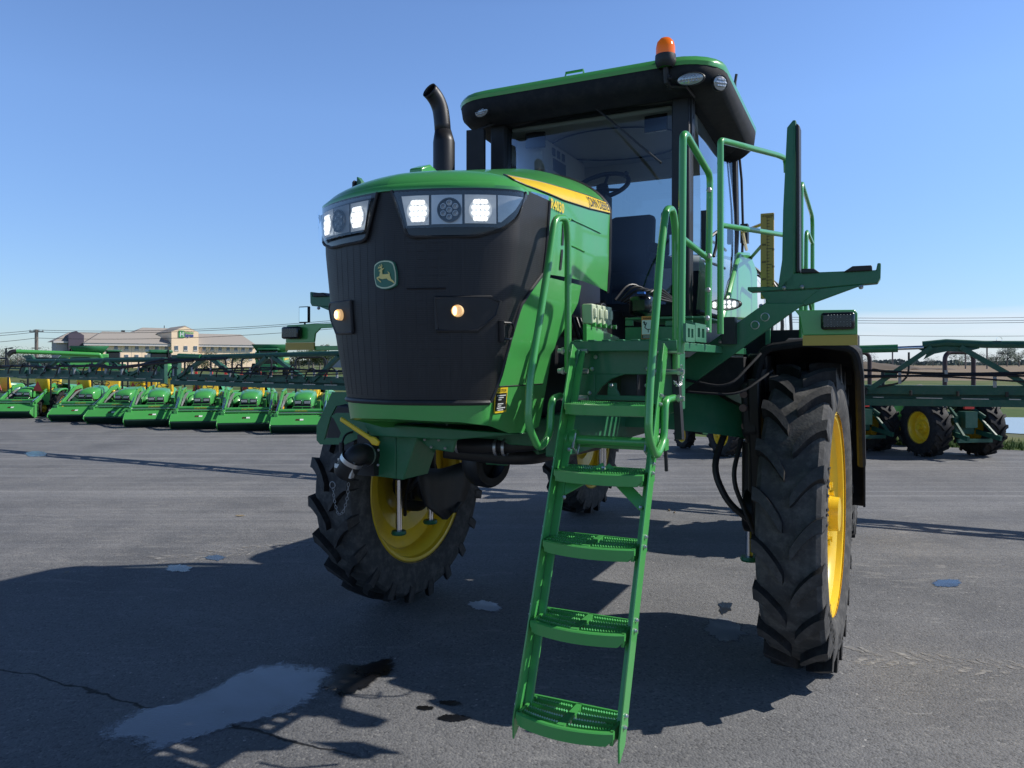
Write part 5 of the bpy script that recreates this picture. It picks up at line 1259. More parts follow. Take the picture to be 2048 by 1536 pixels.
def compact(loader=True):
    t = empty('loader_tractor' if loader else 'compact_tractor', 'x', 'tractor')
    y0 = .95 if loader else 0
    # bonnet
    mb = MB(); rows = []
    for y, w, zt, zb in ((0,.18,.84,.66),(.03,.22,.90,.66),(.14,.25,.97,.66),(.45,.27,1.03,.66),(.85,.28,1.07,.66),(1.0,.28,1.07,.66)):
        rows.append([(-w,y0+y,zb),(-w,y0+y,lerp(zb,zt,.72)),(-w*.86,y0+y,lerp(zb,zt,.92)),(-w*.5,y0+y,zt),(0,y0+y,zt+.012),(w*.5,y0+y,zt),(w*.86,y0+y,lerp(zb,zt,.92)),(w,y0+y,lerp(zb,zt,.72)),(w,y0+y,zb)])
    mb.grid(rows); mb.face([9*0+i for i in range(9)][::-1]); mb.build('bonnet', M['green'], t, ang=40)
    mb = MB(); mb.b2((-.22,y0-.03,.42),(.22,y0+1.0,.72)); mb.b2((-.2,y0+.0,.3),(.2,y0+1.6,.5)); mb.build('nose_grille', M['black'], t, bevel=.02)
    for sg in (-1, 1):
        mb = MB(); mb.box((sg*.12,y0-.035,.775), (.19,.03,.11)); hl = mb.build('headlight', M['gloss'], t, bevel=.015)
        mb = MB(); mb.box((sg*.12,y0-.053,.775), (.15,.006,.07)); mb.build('lens', M['lensclear'], hl, bevel=.004)
    if loader:
        mb = MB(); mb.tube([(-.25,y0-.1,.40),(-.25,y0-.12,.66),(.25,y0-.12,.66),(.25,y0-.1,.40)], .012, 6, round_=.04); mb.tube([(0,y0-.12,.66),(0,y0-.12,.42)], .012, 6); mb.build('brush_guard', M['green'], t)
    mb = MB(); c = Vector((0,y0+1.28,1.10)); a = Vector((0,-.5,.87)).normalized(); x = Vector((1,0,0)); y = a.cross(x)
    mb.tube([c+x*(.17*math.cos(q))+y*(.17*math.sin(q)) for q in [2*PI*i/18 for i in range(18)]], .014, 6, closed=True); mb.tube([c-a*.04, (0,y0+1.1,.8)], .03, 6)
    for q in (0, 2.1, 4.2): mb.tube([c-a*.03, c+x*(.16*math.cos(q))+y*(.16*math.sin(q))], .012, 5)
    mb.build('steering_wheel', M['black'], t)
    mb = MB(); mb.b2((-.25,y0+1.50,.80),(.25,y0+1.95,.92)); mb.prism([(-.25,y0+1.88,.88),(-.25,y0+2.0,.88),(-.25,y0+2.08,1.34),(-.25,y0+1.98,1.36)], (.50,0,0)); mb.build('seat', M['yellow'], t, bevel=.045)
    mb = MB()
    for sg in (-1, 1):
        rows = []
        for i in range(9):
            an = lerp(R(20), R(140), i/8); rows.append([(sg*.34,y0+1.75-.50*math.cos(an),.45+.50*math.sin(an)),(sg*.62,y0+1.75-.50*math.cos(an),.45+.50*math.sin(an)),(sg*.64,y0+1.75-.46*math.cos(an),.45+.46*math.sin(an))])
        mb.grid(rows)
    mb.b2((-.36,y0+1.0,.40),(.36,y0+2.1,.75)); mb.b2((-.55,y0+1.05,.38),(.55,y0+1.5,.43)); mb.build('fender', M['green'], t, solid=.02)
    for sg in (-1, 1):
        small_wheel(t, sg*.46, y0+.25, .29, .20, .16, sg, 12)
        small_wheel(t, sg*.52, y0+1.75, .44, .28, .24, sg, 14)
    rops(t, y0+2.15, .43, 1.98)
    if loader:
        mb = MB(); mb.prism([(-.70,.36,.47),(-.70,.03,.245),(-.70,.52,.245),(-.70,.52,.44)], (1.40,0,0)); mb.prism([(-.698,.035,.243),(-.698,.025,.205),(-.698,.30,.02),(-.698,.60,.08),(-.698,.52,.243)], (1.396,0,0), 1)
        for sg in (-1, 1): mb.prism([(sg*.70,.42,.50),(sg*.70,.02,.27),(sg*.70,-.02,.18),(sg*.70,.28,.0),(sg*.70,.56,.09)], (sg*.02,0,0))
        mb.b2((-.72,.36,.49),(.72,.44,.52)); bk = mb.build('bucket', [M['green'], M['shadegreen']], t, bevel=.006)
        mb = MB(); p = Vector((0,.195,.359)); n_ = Vector((0,-.563,.826)); up = Vector((0,.826,.563))
        def q4(x0, x1, a, b, m): mb.add([p+Vector((x0,0,0))+up*a+n_*.006, p+Vector((x1,0,0))+up*a+n_*.006, p+Vector((x1,0,0))+up*b+n_*.006, p+Vector((x0,0,0))+up*b+n_*.006], [(0,1,2,3)], m)
        q4(-.09,.01,-.03,.035,1); q4(-.08,-.01,-.015,.0,2); q4(.01,.10,-.03,.035,0)
        mb.build('bucket_decal', [M['white'], M['ink'], M['labelorange']], bk, ang=None)
        for sg in (-1, 1):
            mb = MB(); mb.beam((sg*.56,y0+.95,1.06),(sg*.58,y0+.45,1.0),.06,.12); mb.beam((sg*.58,y0+.5,1.0),(sg*.60,.42,.42),.06,.11); mb.beam((sg*.56,y0+.95,.45),(sg*.56,y0+.95,1.05),.07,.12); mb.box((sg*.60,.36,.42),(.10,.12,.20))
            am = mb.build('loader_arm', M['green'], t, bevel=.01)
            mb = MB(); mb.tube([(sg*.60,y0+.40,.93),(sg*.60,.36,.56)], .018, 8); mb.tube([(sg*.56,y0+.80,.62),(sg*.58,y0+.35,.84)], .016, 8); mb.build('loader_cylinder', M['chrome'], am)
            mb = MB(); 
            for k in range(3): mb.tube([(sg*(.52-.02*k),y0+.9,.95),(sg*(.53-.03*k),y0+.5,.90),(sg*.55,y0+.0,.62-.03*k)], .010, 5, round_=.2)
            mb.build('loader_hose', M['steelgrey'], am)
        mb = MB(); mb.cyl((-.58,.62,.57),(.58,.62,.57),.05,12); cb = mb.build('cross_tube', M['green'], t)
        mb = MB(); wd = text_w('JOHN DEERE', .02); mb.text('JOHN DEERE', lambda x, y: (-.16+x/wd*.32, .62-.052+abs(y-.35)*.012, .548+y*.058), 1, 0, .02); mb.build('tube_lettering', M['labelyellow'], cb, ang=None)
        mb = MB(); mb.cyl((-.58,.52,.52),(.58,.52,.52),.014,8); mb.build('tie_rod', M['zinc'], t)
    else:
        mb = MB(); mb.prism([(-.19,2.22,.86),(.19,2.22,.86),(0,2.22,1.20)], (0,.012,0)); mb.build('warning_triangle', M['red'], t)
    return t
L7 = [(597,19.6,9,'compact loader tractor in front row, right of row next to the sprayer tyre'),
      (490,20.3,13,'compact loader tractor in front row, second from the sprayer'),
      (395,20.9,15,'compact loader tractor in front row, third from the sprayer'),
      (302,21.6,17,'compact loader tractor in front row, fourth from the sprayer'),
      (216,22.6,3,'compact loader tractor in front row with bucket turned aside, fifth from the sprayer'),
      (143,23.5,5,'compact loader tractor in front row with bucket turned aside, sixth from the sprayer'),
      (14,25.0,4,'compact loader tractor in front row standing apart, cut by the left photo edge')]
T0 = compact(True)
for i, (px, Y, rz, lb) in enumerate(L7):
    o = T0 if i == 0 else copy_tree(T0)
    p = wp(px, Y); o.location = p; o.rotation_euler = (0, 0, R(rz)); o['label'] = lb; o['category'] = 'loader tractor'; o['group'] = 'compact loader tractors parked in a row'
T1 = compact(False)
for i, (px, Y, rz, lb) in enumerate([(62,30,150,'compact tractor with roll bar in back row, first from left'),(118,29,155,'compact tractor with roll bar in back row, second from left'),(166,28.3,172,'compact tractor with red triangle in back row, third from left'),(248,27.6,170,'compact tractor with red triangle in back row, fourth from left'),(345,27.2,172,'compact tractor in back row, fifth from left'),(455,26.6,176,'compact tractor in back row, sixth from left'),(540,26.0,178,'compact tractor in back row with red triangle, seventh from left'),(655,25.2,180,'compact tractor in back row half hidden by the sprayer hood')]):
    o = T1 if i == 0 else copy_tree(T1)
    o.location = wp(px, Y); o.rotation_euler = (0, 0, R(rz+0)); o['label'] = lb; o['category'] = 'tractor'; o['group'] = 'compact tractors parked in the back row'
    if i > 0: pass

def combine():
    t = empty('combine_harvester', 'x', 'combine')
    mb = MB(); mb.prism([(-1.6,-2.5,1.2),(-1.6,3.2,1.2),(-1.6,3.6,2.2),(-1.6,2.6,3.1),(-1.6,-2.5,3.1)], (3.2,0,0)); mb.b2((-1.66,-2,1.6),(1.66,2.6,2.2)); bd = mb.build('body', M['green'], t, bevel=.1)
    mb = MB(); mb.prism([(-1.665,-2.4,2.25),(-1.665,2.0,2.40),(-1.665,2.0,2.55),(-1.665,-2.4,2.5)], (3.33,0,0)); mb.build('side_stripe', M['yellow'], bd)
    mb = MB(); b_ = [(-1.4,-1.8,3.1),(1.4,-1.8,3.1),(1.4,1.2,3.1),(-1.4,1.2,3.1)]; tp = [(-2.0,-2.5,4.1),(2.0,-2.5,4.1),(2.0,1.9,4.1),(-2.0,1.9,4.1)]
    for i in range(4):
        j = (i+1) % 4; mb.add([b_[i], b_[j], tp[j], tp[i]], [(0,1,2,3)])
    mb.build('grain_tank', M['dgreen'], t, solid=.05)
    mb = MB(); mb.b2((-1.0,-3.9,1.7),(1.0,-2.3,3.4)); cb = mb.build('cab', M['gloss'], t, bevel=.15)
    mb = MB(); mb.b2((-1.15,-4.1,3.4),(1.15,-2.3,3.62)); mb.build('cab_roof', M['dgreen'], cb, bevel=.08)
    mb = MB(); mb.tube([(-1.5,-1.6,2.6),(-1.6,-1.5,3.0),(-1.7,2,3.15),(-1.8,7.6,3.35)], .26, 12, round_=.4); au = mb.build('unloading_auger', M['green'], t)
    mb = MB(); mb.tube([(-1.8,7.6,3.35),(-1.8,8.1,3.3),(-1.8,8.5,2.8)], .28, 12, round_=.3); mb.build('auger_spout', M['black'], au)
    mb = MB(); mb.b2((-1.0,1.4,3.1),(1.0,2.6,3.5)); 
    for k in range(6): mb.cyl((-.8+k*.3,1.8,3.5),(-.8+k*.3,1.8,3.65+.1*(k % 2)),.1,8)
    mb.build('engine_deck', M['blackmetal'], t, bevel=.03)
    mb = MB(); mb.b2((-.9,-4.6,.9),(.9,-2.4,1.8)); mb.build('feeder_house', M['dgreen'], t, bevel=.05)
    for sg in (-1, 1):
        small_wheel(t, sg*1.75, -1.6, .95, .65, .45, sg); small_wheel(t, sg*1.3, 2.6, .6, .45, .32, sg)
    return t
cm = combine(); cm.location = wp(172, 100); cm.location.z = -1.1+.9; cm.rotation_euler = (0,0,R(122)); tag(cm, 'green combine harvester with open grain tank in front of the left end of the hotel', 'combine', 'combine harvesters behind the tractors')
c2 = copy_tree(cm); c2.location = wp(545, 92); c2.location.z = -.2; c2.rotation_euler = (0,0,R(10)); c2['label'] = 'green combine harvester standing right of the hotel, seen from the front'
def cab_tractor():
    t = empty('cab_tractor', 'x', 'tractor')
    mb = MB(); mb.prism([(-.42,-2.0,1.0),(-.42,-2.0,1.6),(-.42,-1.8,1.8),(-.42,0,2.0),(-.42,0,1.0)], (.84,0,0)); mb.build('bonnet', M['green'], t, bevel=.08)
    mb = MB(); mb.b2((-.75,.0,1.3),(.75,1.5,2.55)); cb = mb.build('cab', M['gloss'], t, bevel=.08)
    mb = MB(); mb.b2((-.85,-.15,2.55),(.85,1.65,2.80)); mb.build('cab_roof', M['dgreen'], cb, bevel=.08)
    mb = MB(); mb.cyl((.5,-.2,1.9),(.5,-.2,2.8),.06,10); mb.build('exhaust', M['blackmetal'], t)
    mb = MB(); mb.b2((-.3,-2.0,.6),(.3,1.5,1.1)); mb.build('frame', M['dgreen'], t)
    for sg in (-1, 1):
        small_wheel(t, sg*.9, .8, .9, .5, .5, sg); small_wheel(t, sg*.85, -1.5, .65, .4, .38, sg)
    return t
ct = cab_tractor(); ct.location = wp(322, 60); ct.rotation_euler = (0,0,R(35)); tag(ct, 'green row crop tractor with dark cab parked in front of the hotel windows', 'tractor')

# utility tractors on the right, seen from behind
def utility():
    t = empty('utility_tractor', 'x', 'tractor')
    mb = MB(); rows = []
    for y, w, zt in ((1.0,.34,1.32),(1.8,.34,1.30),(2.3,.31,1.22),(2.5,.25,1.1)):
        rows.append([(-w,y,.7),(-w,y,zt-.12),(-w*.7,y,zt),(0,y,zt+.02),(w*.7,y,zt),(w,y,zt-.12),(w,y,.7)])
    mb.grid(rows); mb.face([21+i for i in range(7)]); mb.build('bonnet', M['green'], t, ang=40)
    mb = MB(); mb.b2((-.22,-.35,.45),(.22,2.3,.85)); mb.b2((-.45,-.1,.50),(.45,.15,.68)); mb.b2((-.62,.45,.55),(.62,1.0,.62)); mb.build('transmission', M['boomgreen'], t, bevel=.03)
    mb = MB()
    for sg in (-1, 1):
        rows = []
        for i in range(9):
            an = lerp(R(30), R(130), i/8); rows.append([(sg*.33,-.0+.63*math.cos(an),.57+.63*math.sin(an)),(sg*.68,.63*math.cos(an),.57+.63*math.sin(an)),(sg*.70,.58*math.cos(an),.57+.58*math.sin(an))])
        mb.grid(rows)
        mb.beam((sg*.3,-.3,.5),(sg*.34,-.85,.42),.04,.08); mb.beam((sg*.28,-.3,.85),(sg*.34,-.75,.45),.035,.035); mb.tube([(sg*.24,-.25,.95),(sg*.3,-.5,.80)], .03, 6)
    mb.beam((-.36,-.6,.36),(.36,-.6,.36),.04,.06); mb.box((0,-.42,.75),(.25,.2,.3)); mb.build('hitch', M['boomgreen'], t, solid=.012)
    mb = MB(); mb.box((0,-.45,.98),(.2,.05,.06)); mb.build('red_reflector', M['red'], t)
    mb = MB(); mb.b2((-.22,.1,.95),(.22,.5,1.05)); mb.prism([(-.2,.04,1.0),(-.2,.12,1.0),(-.2,.06,1.35),(-.2,-.02,1.35)], (.4,0,0)); mb.build('seat', M['black'], t, bevel=.04)
    mb = MB(); mb.tube([(-.31,-.2,.7),(-.31,-.2,2.04),(.31,-.2,2.04),(.31,-.2,.7)], .042, 10, round_=.16); mb.build('roll_bar', mat('roll_bar_paint', (.05,.022,.022), .45) if 'rb' not in M else M['rb'], t)
    mb = MB(); mb.cyl((-.38,1.6,1.2),(-.38,1.6,1.66),.04,10); mb.build('exhaust', M['blackmetal'], t)
    for sg in (-1, 1):
        mb = MB(); mb.box((sg*.45,-.2,1.30),(.12,.05,.09)); mb.build('tail_lamp', M['orange'], t, bevel=.01)
        small_wheel(t, sg*.58, 0, .57, .36, .31, sg, 16); small_wheel(t, sg*.5, 1.9, .38, .25, .22, sg, 14)
    mb = MB(); c = Vector((0,.85,1.22)); mb.tube([c+Vector((.18*math.cos(q),.09*math.sin(q),.15*math.sin(q))) for q in [2*PI*i/18 for i in range(18)]], .014, 6, closed=True); mb.tube([c,(0,1.1,1.0)], .03, 6); mb.build('steering_wheel', M['black'], t)
    return t
ut = utility(); a_ = wp(1852, 15.2); b_ = wp(1968, 14.9); ut.location = (a_+b_)/2+Vector((0,.1,0)); ut.rotation_euler = (0,0,R(9)); tag(ut, 'green utility tractor seen from behind under the right boom, with rust dark roll bar', 'tractor', 'utility tractors on the right')
u2 = copy_tree(ut); u2.location = wp(1700, 15.9); u2.rotation_euler = (0,0,R(12)); u2['label'] = 'green utility tractor mostly hidden behind the big right sprayer tyre'
u3 = copy_tree(T1); u3.location = wp(1392, 16.9); u3.rotation_euler = (0,0,R(201)); u3['label'] = 'compact tractor with yellow rims seen under the sprayer axle'; u3['category'] = 'tractor'; del u3['group']

# ================================================================== HOTEL
M['stucco'] = mat('tan_stucco', (.95,.72,.50), .85, var=.06, nscale=1.5)
M['stuccodark'] = mat('shaded_purple_stucco', (.085,.07,.10), .85, var=.1)  # gable tower: purple shade of the hotel end put into the colour
M['stuccoshade'] = mat('shaded_stucco', (.42,.38,.37), .85, var=.08)  # stucco darkened, the end wall's shade is in the colour
M['roof'] = mat('brown_shingle', (.33,.30,.27), .9, var=.15, nscale=4)
M['trim'] = mat('pale_trim', (.55,.52,.50), .7, var=.05)
M['winglass'] = mat('hotel_glass', (.12,.16,.20), .12, var=.3)
M['signgreen'] = mat('sign_green', (.05,.36,.10), .5)
M['signblue'] = mat('sign_blue', (.02,.06,.28), .5)
AL = R(38); HY0 = 232.; HX0 = (176-1024)/FPX*HY0
ho = empty('hotel_building', 'tan three storey hotel with brown roof and green sign on its gable', 'hotel', (HX0, HY0, 0), AL)
def hx(px, d=0):
    """distance along the facade at a sighting, d metres behind it"""
    k = (px-1024)/FPX; bx, by = HX0-d*math.sin(AL), HY0+d*math.cos(AL)
    return (k*by-bx)/(math.cos(AL)-k*math.sin(AL))
def hz(py, px, d=0):
    Y = HY0+d*math.cos(AL)+hx(px, d)*math.sin(AL); return wz(py, Y)
GZ = -1.
zE1, zE2 = hz(687, 250), hz(691, 450)
mb = MB(); mb.b2((hx(176),0,GZ),(hx(345),14,zE1)); mb.b2((hx(395),0,GZ),(hx(511),14,zE1)); zg = hz(664, 371, -2)
mb.b2((hx(343,-2),-2,GZ),(hx(397,-2),16,zg)); mb.prism([(hx(343,-2),-2,zg),(hx(397,-2),-2,zg),(hx(370,-2),-2,hz(653.5,371,-2))], (0,18,0))
w_ = mb.build('wall', M['stucco'], ho)
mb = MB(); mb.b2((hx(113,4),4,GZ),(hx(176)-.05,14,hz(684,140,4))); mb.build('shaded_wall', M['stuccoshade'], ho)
mb = MB(); g0, g1, gz_ = hx(137,2), hx(168,2), hz(670,150,2); mb.b2((g0,2,GZ),(g1,12,gz_)); mb.prism([(g0,2,gz_),(g1,2,gz_),((g0+g1)/2,2,hz(662,152,2))], (0,10,0)); mb.build('gable_tower', M['stuccodark'], ho)
mb = MB()
def hip(x0, x1, r0, r1, z0, z1, d0, d1):
    dm = (d0+d1)/2; mb.add([(x0,d0,z0),(x1,d0,z0),(x1,d1,z0),(x0,d1,z0),(r0,dm,z1),(r1,dm,z1)], [(0,1,5,4),(1,2,5),(2,3,4,5),(3,0,4),(0,3,2,1)])
zr = hz(664, 250, 7)
hip(hx(168,-1.5), hx(347,-1.5), hx(205,7), hx(304,7), zE1, zr, -1.5, 15.5); hip(hx(391,-1.5), hx(513,-1.5), hx(396,7), hx(482,7), zE1, zr, -1.5, 15.5); hip(hx(107,3), hx(180,3), hx(140,9), hx(200,9), hz(683,140,3), hz(664,150,9), 3, 17)
hip(hx(262,16), hx(360,16), hx(285,22), hx(358,22), hz(668,300,16), hz(656,320,22), 16, 28)
r0, r1 = hx(342,-2), hx(398,-2); zp = hz(653,371,-2); mb.prism([(r0,-1.7,zg-.2),((r0+r1)/2,-1.7,zp),(r1,-1.7,zg-.2),(r1,-1.7,zg),((r0+r1)/2,-1.7,zp+.3),(r0,-1.7,zg+.05)], (0,18,0))
rf = mb.build('roof', M['roof'], ho, ang=None)
mb = MB(); mb.b2((hx(244,12),12,hz(666,247,12)),(hx(250,12),13.5,hz(660.5,247,12))); mb.cyl((hx(328.5,22),22,hz(657,328,22)),(hx(328.5,22),22,hz(651,328,22)),.12,6); mb.build('roof_vent', M['blackmetal'], rf)
mb = MB(); mb.b2((hx(168,-1.3),-1.3,zE1-.75),(hx(346,-1.3),.1,zE1+.05)); mb.b2((hx(393,-1.3),-1.3,zE1-.75),(hx(513,-1.3),.1,zE1+.05)); mb.b2((hx(107,2.8),2.8,hz(686,140,3)),(hx(178,2.8),4.1,hz(682.6,140,3))); mb.build('eaves', M['trim'], ho)
def hwin(px, py, d):
    x, z = hx(px, d), hz(py, px, d); f = MB(); f.b2((x-.55,d-.15,z-.75),(x+.55,d+.05,z+.62)); f.b2((x-.68,d-.12,z-1.15),(x+.68,d+.05,z-.68)); fo = f.build('window', M['trim'], ho)
    for sg in (-1, 1):
        g = MB(); g.b2((min(x+sg*.05, x+sg*.45),d-.22,z-.62),(max(x+sg*.05, x+sg*.45),d-.1,z+.50)); g.build('pane', M['winglass'], fo)
def lvl(px, z_): 
    Y = HY0+hx(px)*math.sin(AL); return HZ-(z_-CAMH)*FPX/Y
zw1 = hz(694, 253); zw2 = hz(713, 253)
for px in (232,253,273.5,294,313.5,333): hwin(px, lvl(px, zw1), 0)
for px in (353,371.5,391): hwin(px, lvl(px, zw1), -2)
for px in (408,424,440,456,471.5,486,501): hwin(px, lvl(px, zw1), 0)
for px in (232,253,273.5,294,313.5,333,408,424,440,456,471.5,486,501): hwin(px, lvl(px, zw2), 0)
mb = MB()
for px in (242,263,284,304,323,417,433,448,464,479,494): mb.b2((hx(px)-.04,-.03,GZ),(hx(px)+.04,.02,zE1-.8))
mb.build('wall_joint', M['stuccoshade'], w_)
xs = lambda px: hx(px, -2.1); zs = lambda py: hz(py, 371, -2.1)
mb = MB(); mb.b2((xs(357.5),-2.25,zs(675)),(xs(368.5),-2.05,zs(661.3))); sg_ = mb.build('hotel_sign', M['signgreen'], ho)
mb = MB(); wd = text_w('H', .03); mb.text('H', lambda x, y: (xs(359.3)+x/wd*(xs(366.8)-xs(359.3)), -2.3, zs(673)+y/.72*(zs(663.5)-zs(673))), 1, 0, .03); mb.build('sign_letter', M['white'], sg_, ang=None)
mb = MB(); wd = text_w('Holiday Inn', .03); mb.text('Holiday Inn', lambda x, y: (xs(369)+x/wd*(xs(387)-xs(369)), -2.15, zs(667.6)+y*1.25), 1, 0, .03); mb.build('sign_lettering', M['signgreen'], sg_, ang=None)
mb = MB(); wd = text_w('Express', .045); mb.text('Express', lambda x, y: (xs(369.3)+x/wd*(xs(387)-xs(369.3)), -2.15, zs(673.6)+y*1.5), 1, 0, .045); mb.build('sign_lettering', M['signblue'], sg_, ang=None)
p0 = 260.; mb = MB(); mb.b2((wp(655,p0).x,p0,-1),(wp(705,p0).x,p0+20,wz(705,p0))); sh = mb.build('metal_shed', mat('grey_cladding', (.26,.28,.32), .6, var=.08), None); tag(sh, 'plain grey metal shed beside the sprayer hood on the left horizon', 'shed')

# ================================================================== POLES AND WIRES
M['wood'] = mat('pole_wood', (.20,.17,.15), .9, var=.2)
M['wire'] = mat('wire', (.05,.055,.06), .6)
def pole(px, Y, ytop, r, label, arms=True, group=None):
    p = wp(px, Y); t = empty('utility_pole', label, 'utility pole', (p.x, p.y, 0), 0, group); zt = wz(ytop, Y)
    mb = MB(); mb.cyl((0,0,-1),(0,0,zt),r,8); mb.build('shaft', M['wood'], t)
    if arms:
        mb = MB(); mb.beam((-1.1,0,zt-.35),(1.1,0,zt-.35),.14,.16); mb.beam((-.7,0,zt-2.9),(.7,0,zt-2.9),.12,.14)
        mb.build('cross_arm', M['wood'], t)
        mb = MB()
        for x in (-1.0,-.4,.4,1.0): mb.cyl((x,0,zt-.3),(x,0,zt-.02),.06,6)
        mb.build('insulator', M['steelgrey'], t)
    return t
pole(73, 120, 659, .26, 'wooden utility pole with cross arms at far left')
pole(626, 170, 706, .22, 'thin pole left of the sprayer hood among small trees', False)
for px, yt, lb in ((1785,690,'thin distant pole just right of the boom cylinder'),(1931,690,'thin distant pole above the roll bar of the utility tractor'),(1974,696,'thin distant pole right of the boom diagonal')):
    pole(px, 210, yt, .2, lb, False)
mb = MB(); p = wp(12, 60); mb.tube([(p.x,p.y,0),(p.x,p.y,wz(697,60)),(p.x+.5,p.y,wz(696,60))], .07, 8); o = mb.build('street_lamp', M['blackmetal'], None); tag(o, 'dark street lamp on the horizon at far left', 'street lamp')
def wire(px0, py0, px1, py1, Y0, Y1, sag, label, r=.03):
    a, b = wp(px0, Y0, wz(py0, Y0)), wp(px1, Y1, wz(py1, Y1)); mb = MB()
    mb.tube([a.lerp(b, t)-Vector((0,0,sag*4*t*(1-t))) for t in [i/16 for i in range(17)]], r, 4)
    o = mb.build('power_line', M['wire'], None); tag(o, label, 'power line', 'power lines'); return o
for k, (a, b) in enumerate(((660,665),(664,668),(676,680))): wire(73, a, -260, a+4+k*3, 120, 110, .6, ['topmost','middle','lowest'][k]+' power line running left from the wooden utility pole', .035)
for k, (a, b) in enumerate(((660,645),(664,648),(676,662))): wire(73, a, 820, b-20, 120, 105, 1.0, ['topmost','middle','lowest'][k]+' power line from the wooden pole across the hotel roof', .032)
for k, (a, b) in enumerate(((634,632),(639,638),(644,642),(668,670))): wire(1560, a, 2200, b, 90, 90, .2, ['topmost','second','third','lowest'][k]+' power line crossing the sky at right', .026)

# ================================================================== TREES
leafm = [mat('foliage_'+n_, c_, .9, var=.5, nscale=.8) for n_, c_ in (('olive',(.075,.085,.04)),('green',(.05,.085,.03)),('hazybluegreen',(.105,.13,.12)), ('hazygreen',(.10,.14,.095)))]  # last two foliage tones have distance haze mixed into the colour
def tree(px, Y, h, w, label, group, mi=0, seed=0):
    rnd = random.Random(seed); p = wp(px, Y, -.05); t = empty('tree', label, 'tree', p, 0, group)
    mb = MB(); mb.tube([(0,0,-.3),(0,0,h*.35),(.05*h*rnd.uniform(-1,1),0,h*.7)], [.035*h,.025*h,.008*h], 7)
    for k in range(5):
        a = rnd.uniform(0, 2*PI); z = h*rnd.uniform(.22,.5); mb.tube([(0,0,z),(math.cos(a)*w*.3,math.sin(a)*w*.3,z+h*.25)], [.014*h,.005*h], 5)
    mb.build('trunk', M['wood'], t)
    mb = MB(); cl = [(rnd.uniform(-.38,.38)*w, rnd.uniform(-.3,.3)*w, h*rnd.uniform(.32,.86), rnd.uniform(.14,.26)*w) for _ in range(9)]
    for cx_, cy_, cz, r in cl:
        for _ in range(150):
            d = Vector((rnd.gauss(0,1),rnd.gauss(0,1),rnd.gauss(0,.8))).normalized()*r*rnd.uniform(.4,1.1); c_ = Vector((cx_,cy_,cz))+d; s_ = h*rnd.uniform(.015,.036)
            x = Vector((rnd.gauss(0,1),rnd.gauss(0,1),rnd.gauss(0,1))).normalized(); y = x.orthogonal().normalized()
            mb.add([c_-x*s_, c_+y*s_*.7, c_+x*s_, c_-y*s_*.7], [(0,1,2,3)])
    mb.build('crown', leafm[mi], t, ang=None, recalc=False)
    return t
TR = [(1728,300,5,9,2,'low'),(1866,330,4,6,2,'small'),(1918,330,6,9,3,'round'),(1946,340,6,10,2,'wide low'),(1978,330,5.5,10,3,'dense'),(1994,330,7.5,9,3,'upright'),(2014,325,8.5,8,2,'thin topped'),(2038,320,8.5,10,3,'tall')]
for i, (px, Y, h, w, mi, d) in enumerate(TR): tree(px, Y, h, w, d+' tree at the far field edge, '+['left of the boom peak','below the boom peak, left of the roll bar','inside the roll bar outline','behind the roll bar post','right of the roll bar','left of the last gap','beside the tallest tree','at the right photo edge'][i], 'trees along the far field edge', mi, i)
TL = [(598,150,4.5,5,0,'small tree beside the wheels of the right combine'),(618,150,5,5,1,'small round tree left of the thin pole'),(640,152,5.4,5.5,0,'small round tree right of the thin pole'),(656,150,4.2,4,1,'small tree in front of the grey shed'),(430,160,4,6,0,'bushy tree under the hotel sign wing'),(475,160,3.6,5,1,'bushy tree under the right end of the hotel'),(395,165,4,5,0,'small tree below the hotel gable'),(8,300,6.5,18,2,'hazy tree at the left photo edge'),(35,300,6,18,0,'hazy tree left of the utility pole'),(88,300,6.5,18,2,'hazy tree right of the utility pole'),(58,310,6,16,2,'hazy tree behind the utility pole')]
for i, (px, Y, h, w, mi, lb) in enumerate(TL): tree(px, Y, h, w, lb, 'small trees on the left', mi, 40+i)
# tree line far away
mb = MB(); rnd = random.Random(9)
for i in range(14000):
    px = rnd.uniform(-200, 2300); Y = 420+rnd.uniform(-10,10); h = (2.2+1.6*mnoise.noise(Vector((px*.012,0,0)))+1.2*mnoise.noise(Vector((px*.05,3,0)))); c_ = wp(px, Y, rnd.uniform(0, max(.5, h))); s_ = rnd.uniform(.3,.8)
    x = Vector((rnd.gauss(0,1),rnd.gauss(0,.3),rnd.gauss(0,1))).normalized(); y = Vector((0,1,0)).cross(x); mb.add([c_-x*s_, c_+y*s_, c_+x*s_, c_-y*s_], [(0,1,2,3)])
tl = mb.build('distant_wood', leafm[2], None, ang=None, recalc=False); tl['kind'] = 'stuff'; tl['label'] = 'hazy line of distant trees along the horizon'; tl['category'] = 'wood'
# earth heap on the right
mb = MB(); rows = []
for i in range(10):
    rows.append([(x, i*3., max(0, (2.6-abs(x)*.12)*math.sin(PI*i/9)+.5*mnoise.noise(Vector((x*.3, i*.7, 0))))) for x in [-22+44*j/30 for j in range(31)]])
mb.grid(rows); hp = mb.build('earth_heap', mat('dark_earth', (.10,.075,.05), .95, var=.4, nscale=1), None, loc_=wp(1735, 190)); tag(hp, 'long dark heap of earth on the field right of the fender', 'earth heap')
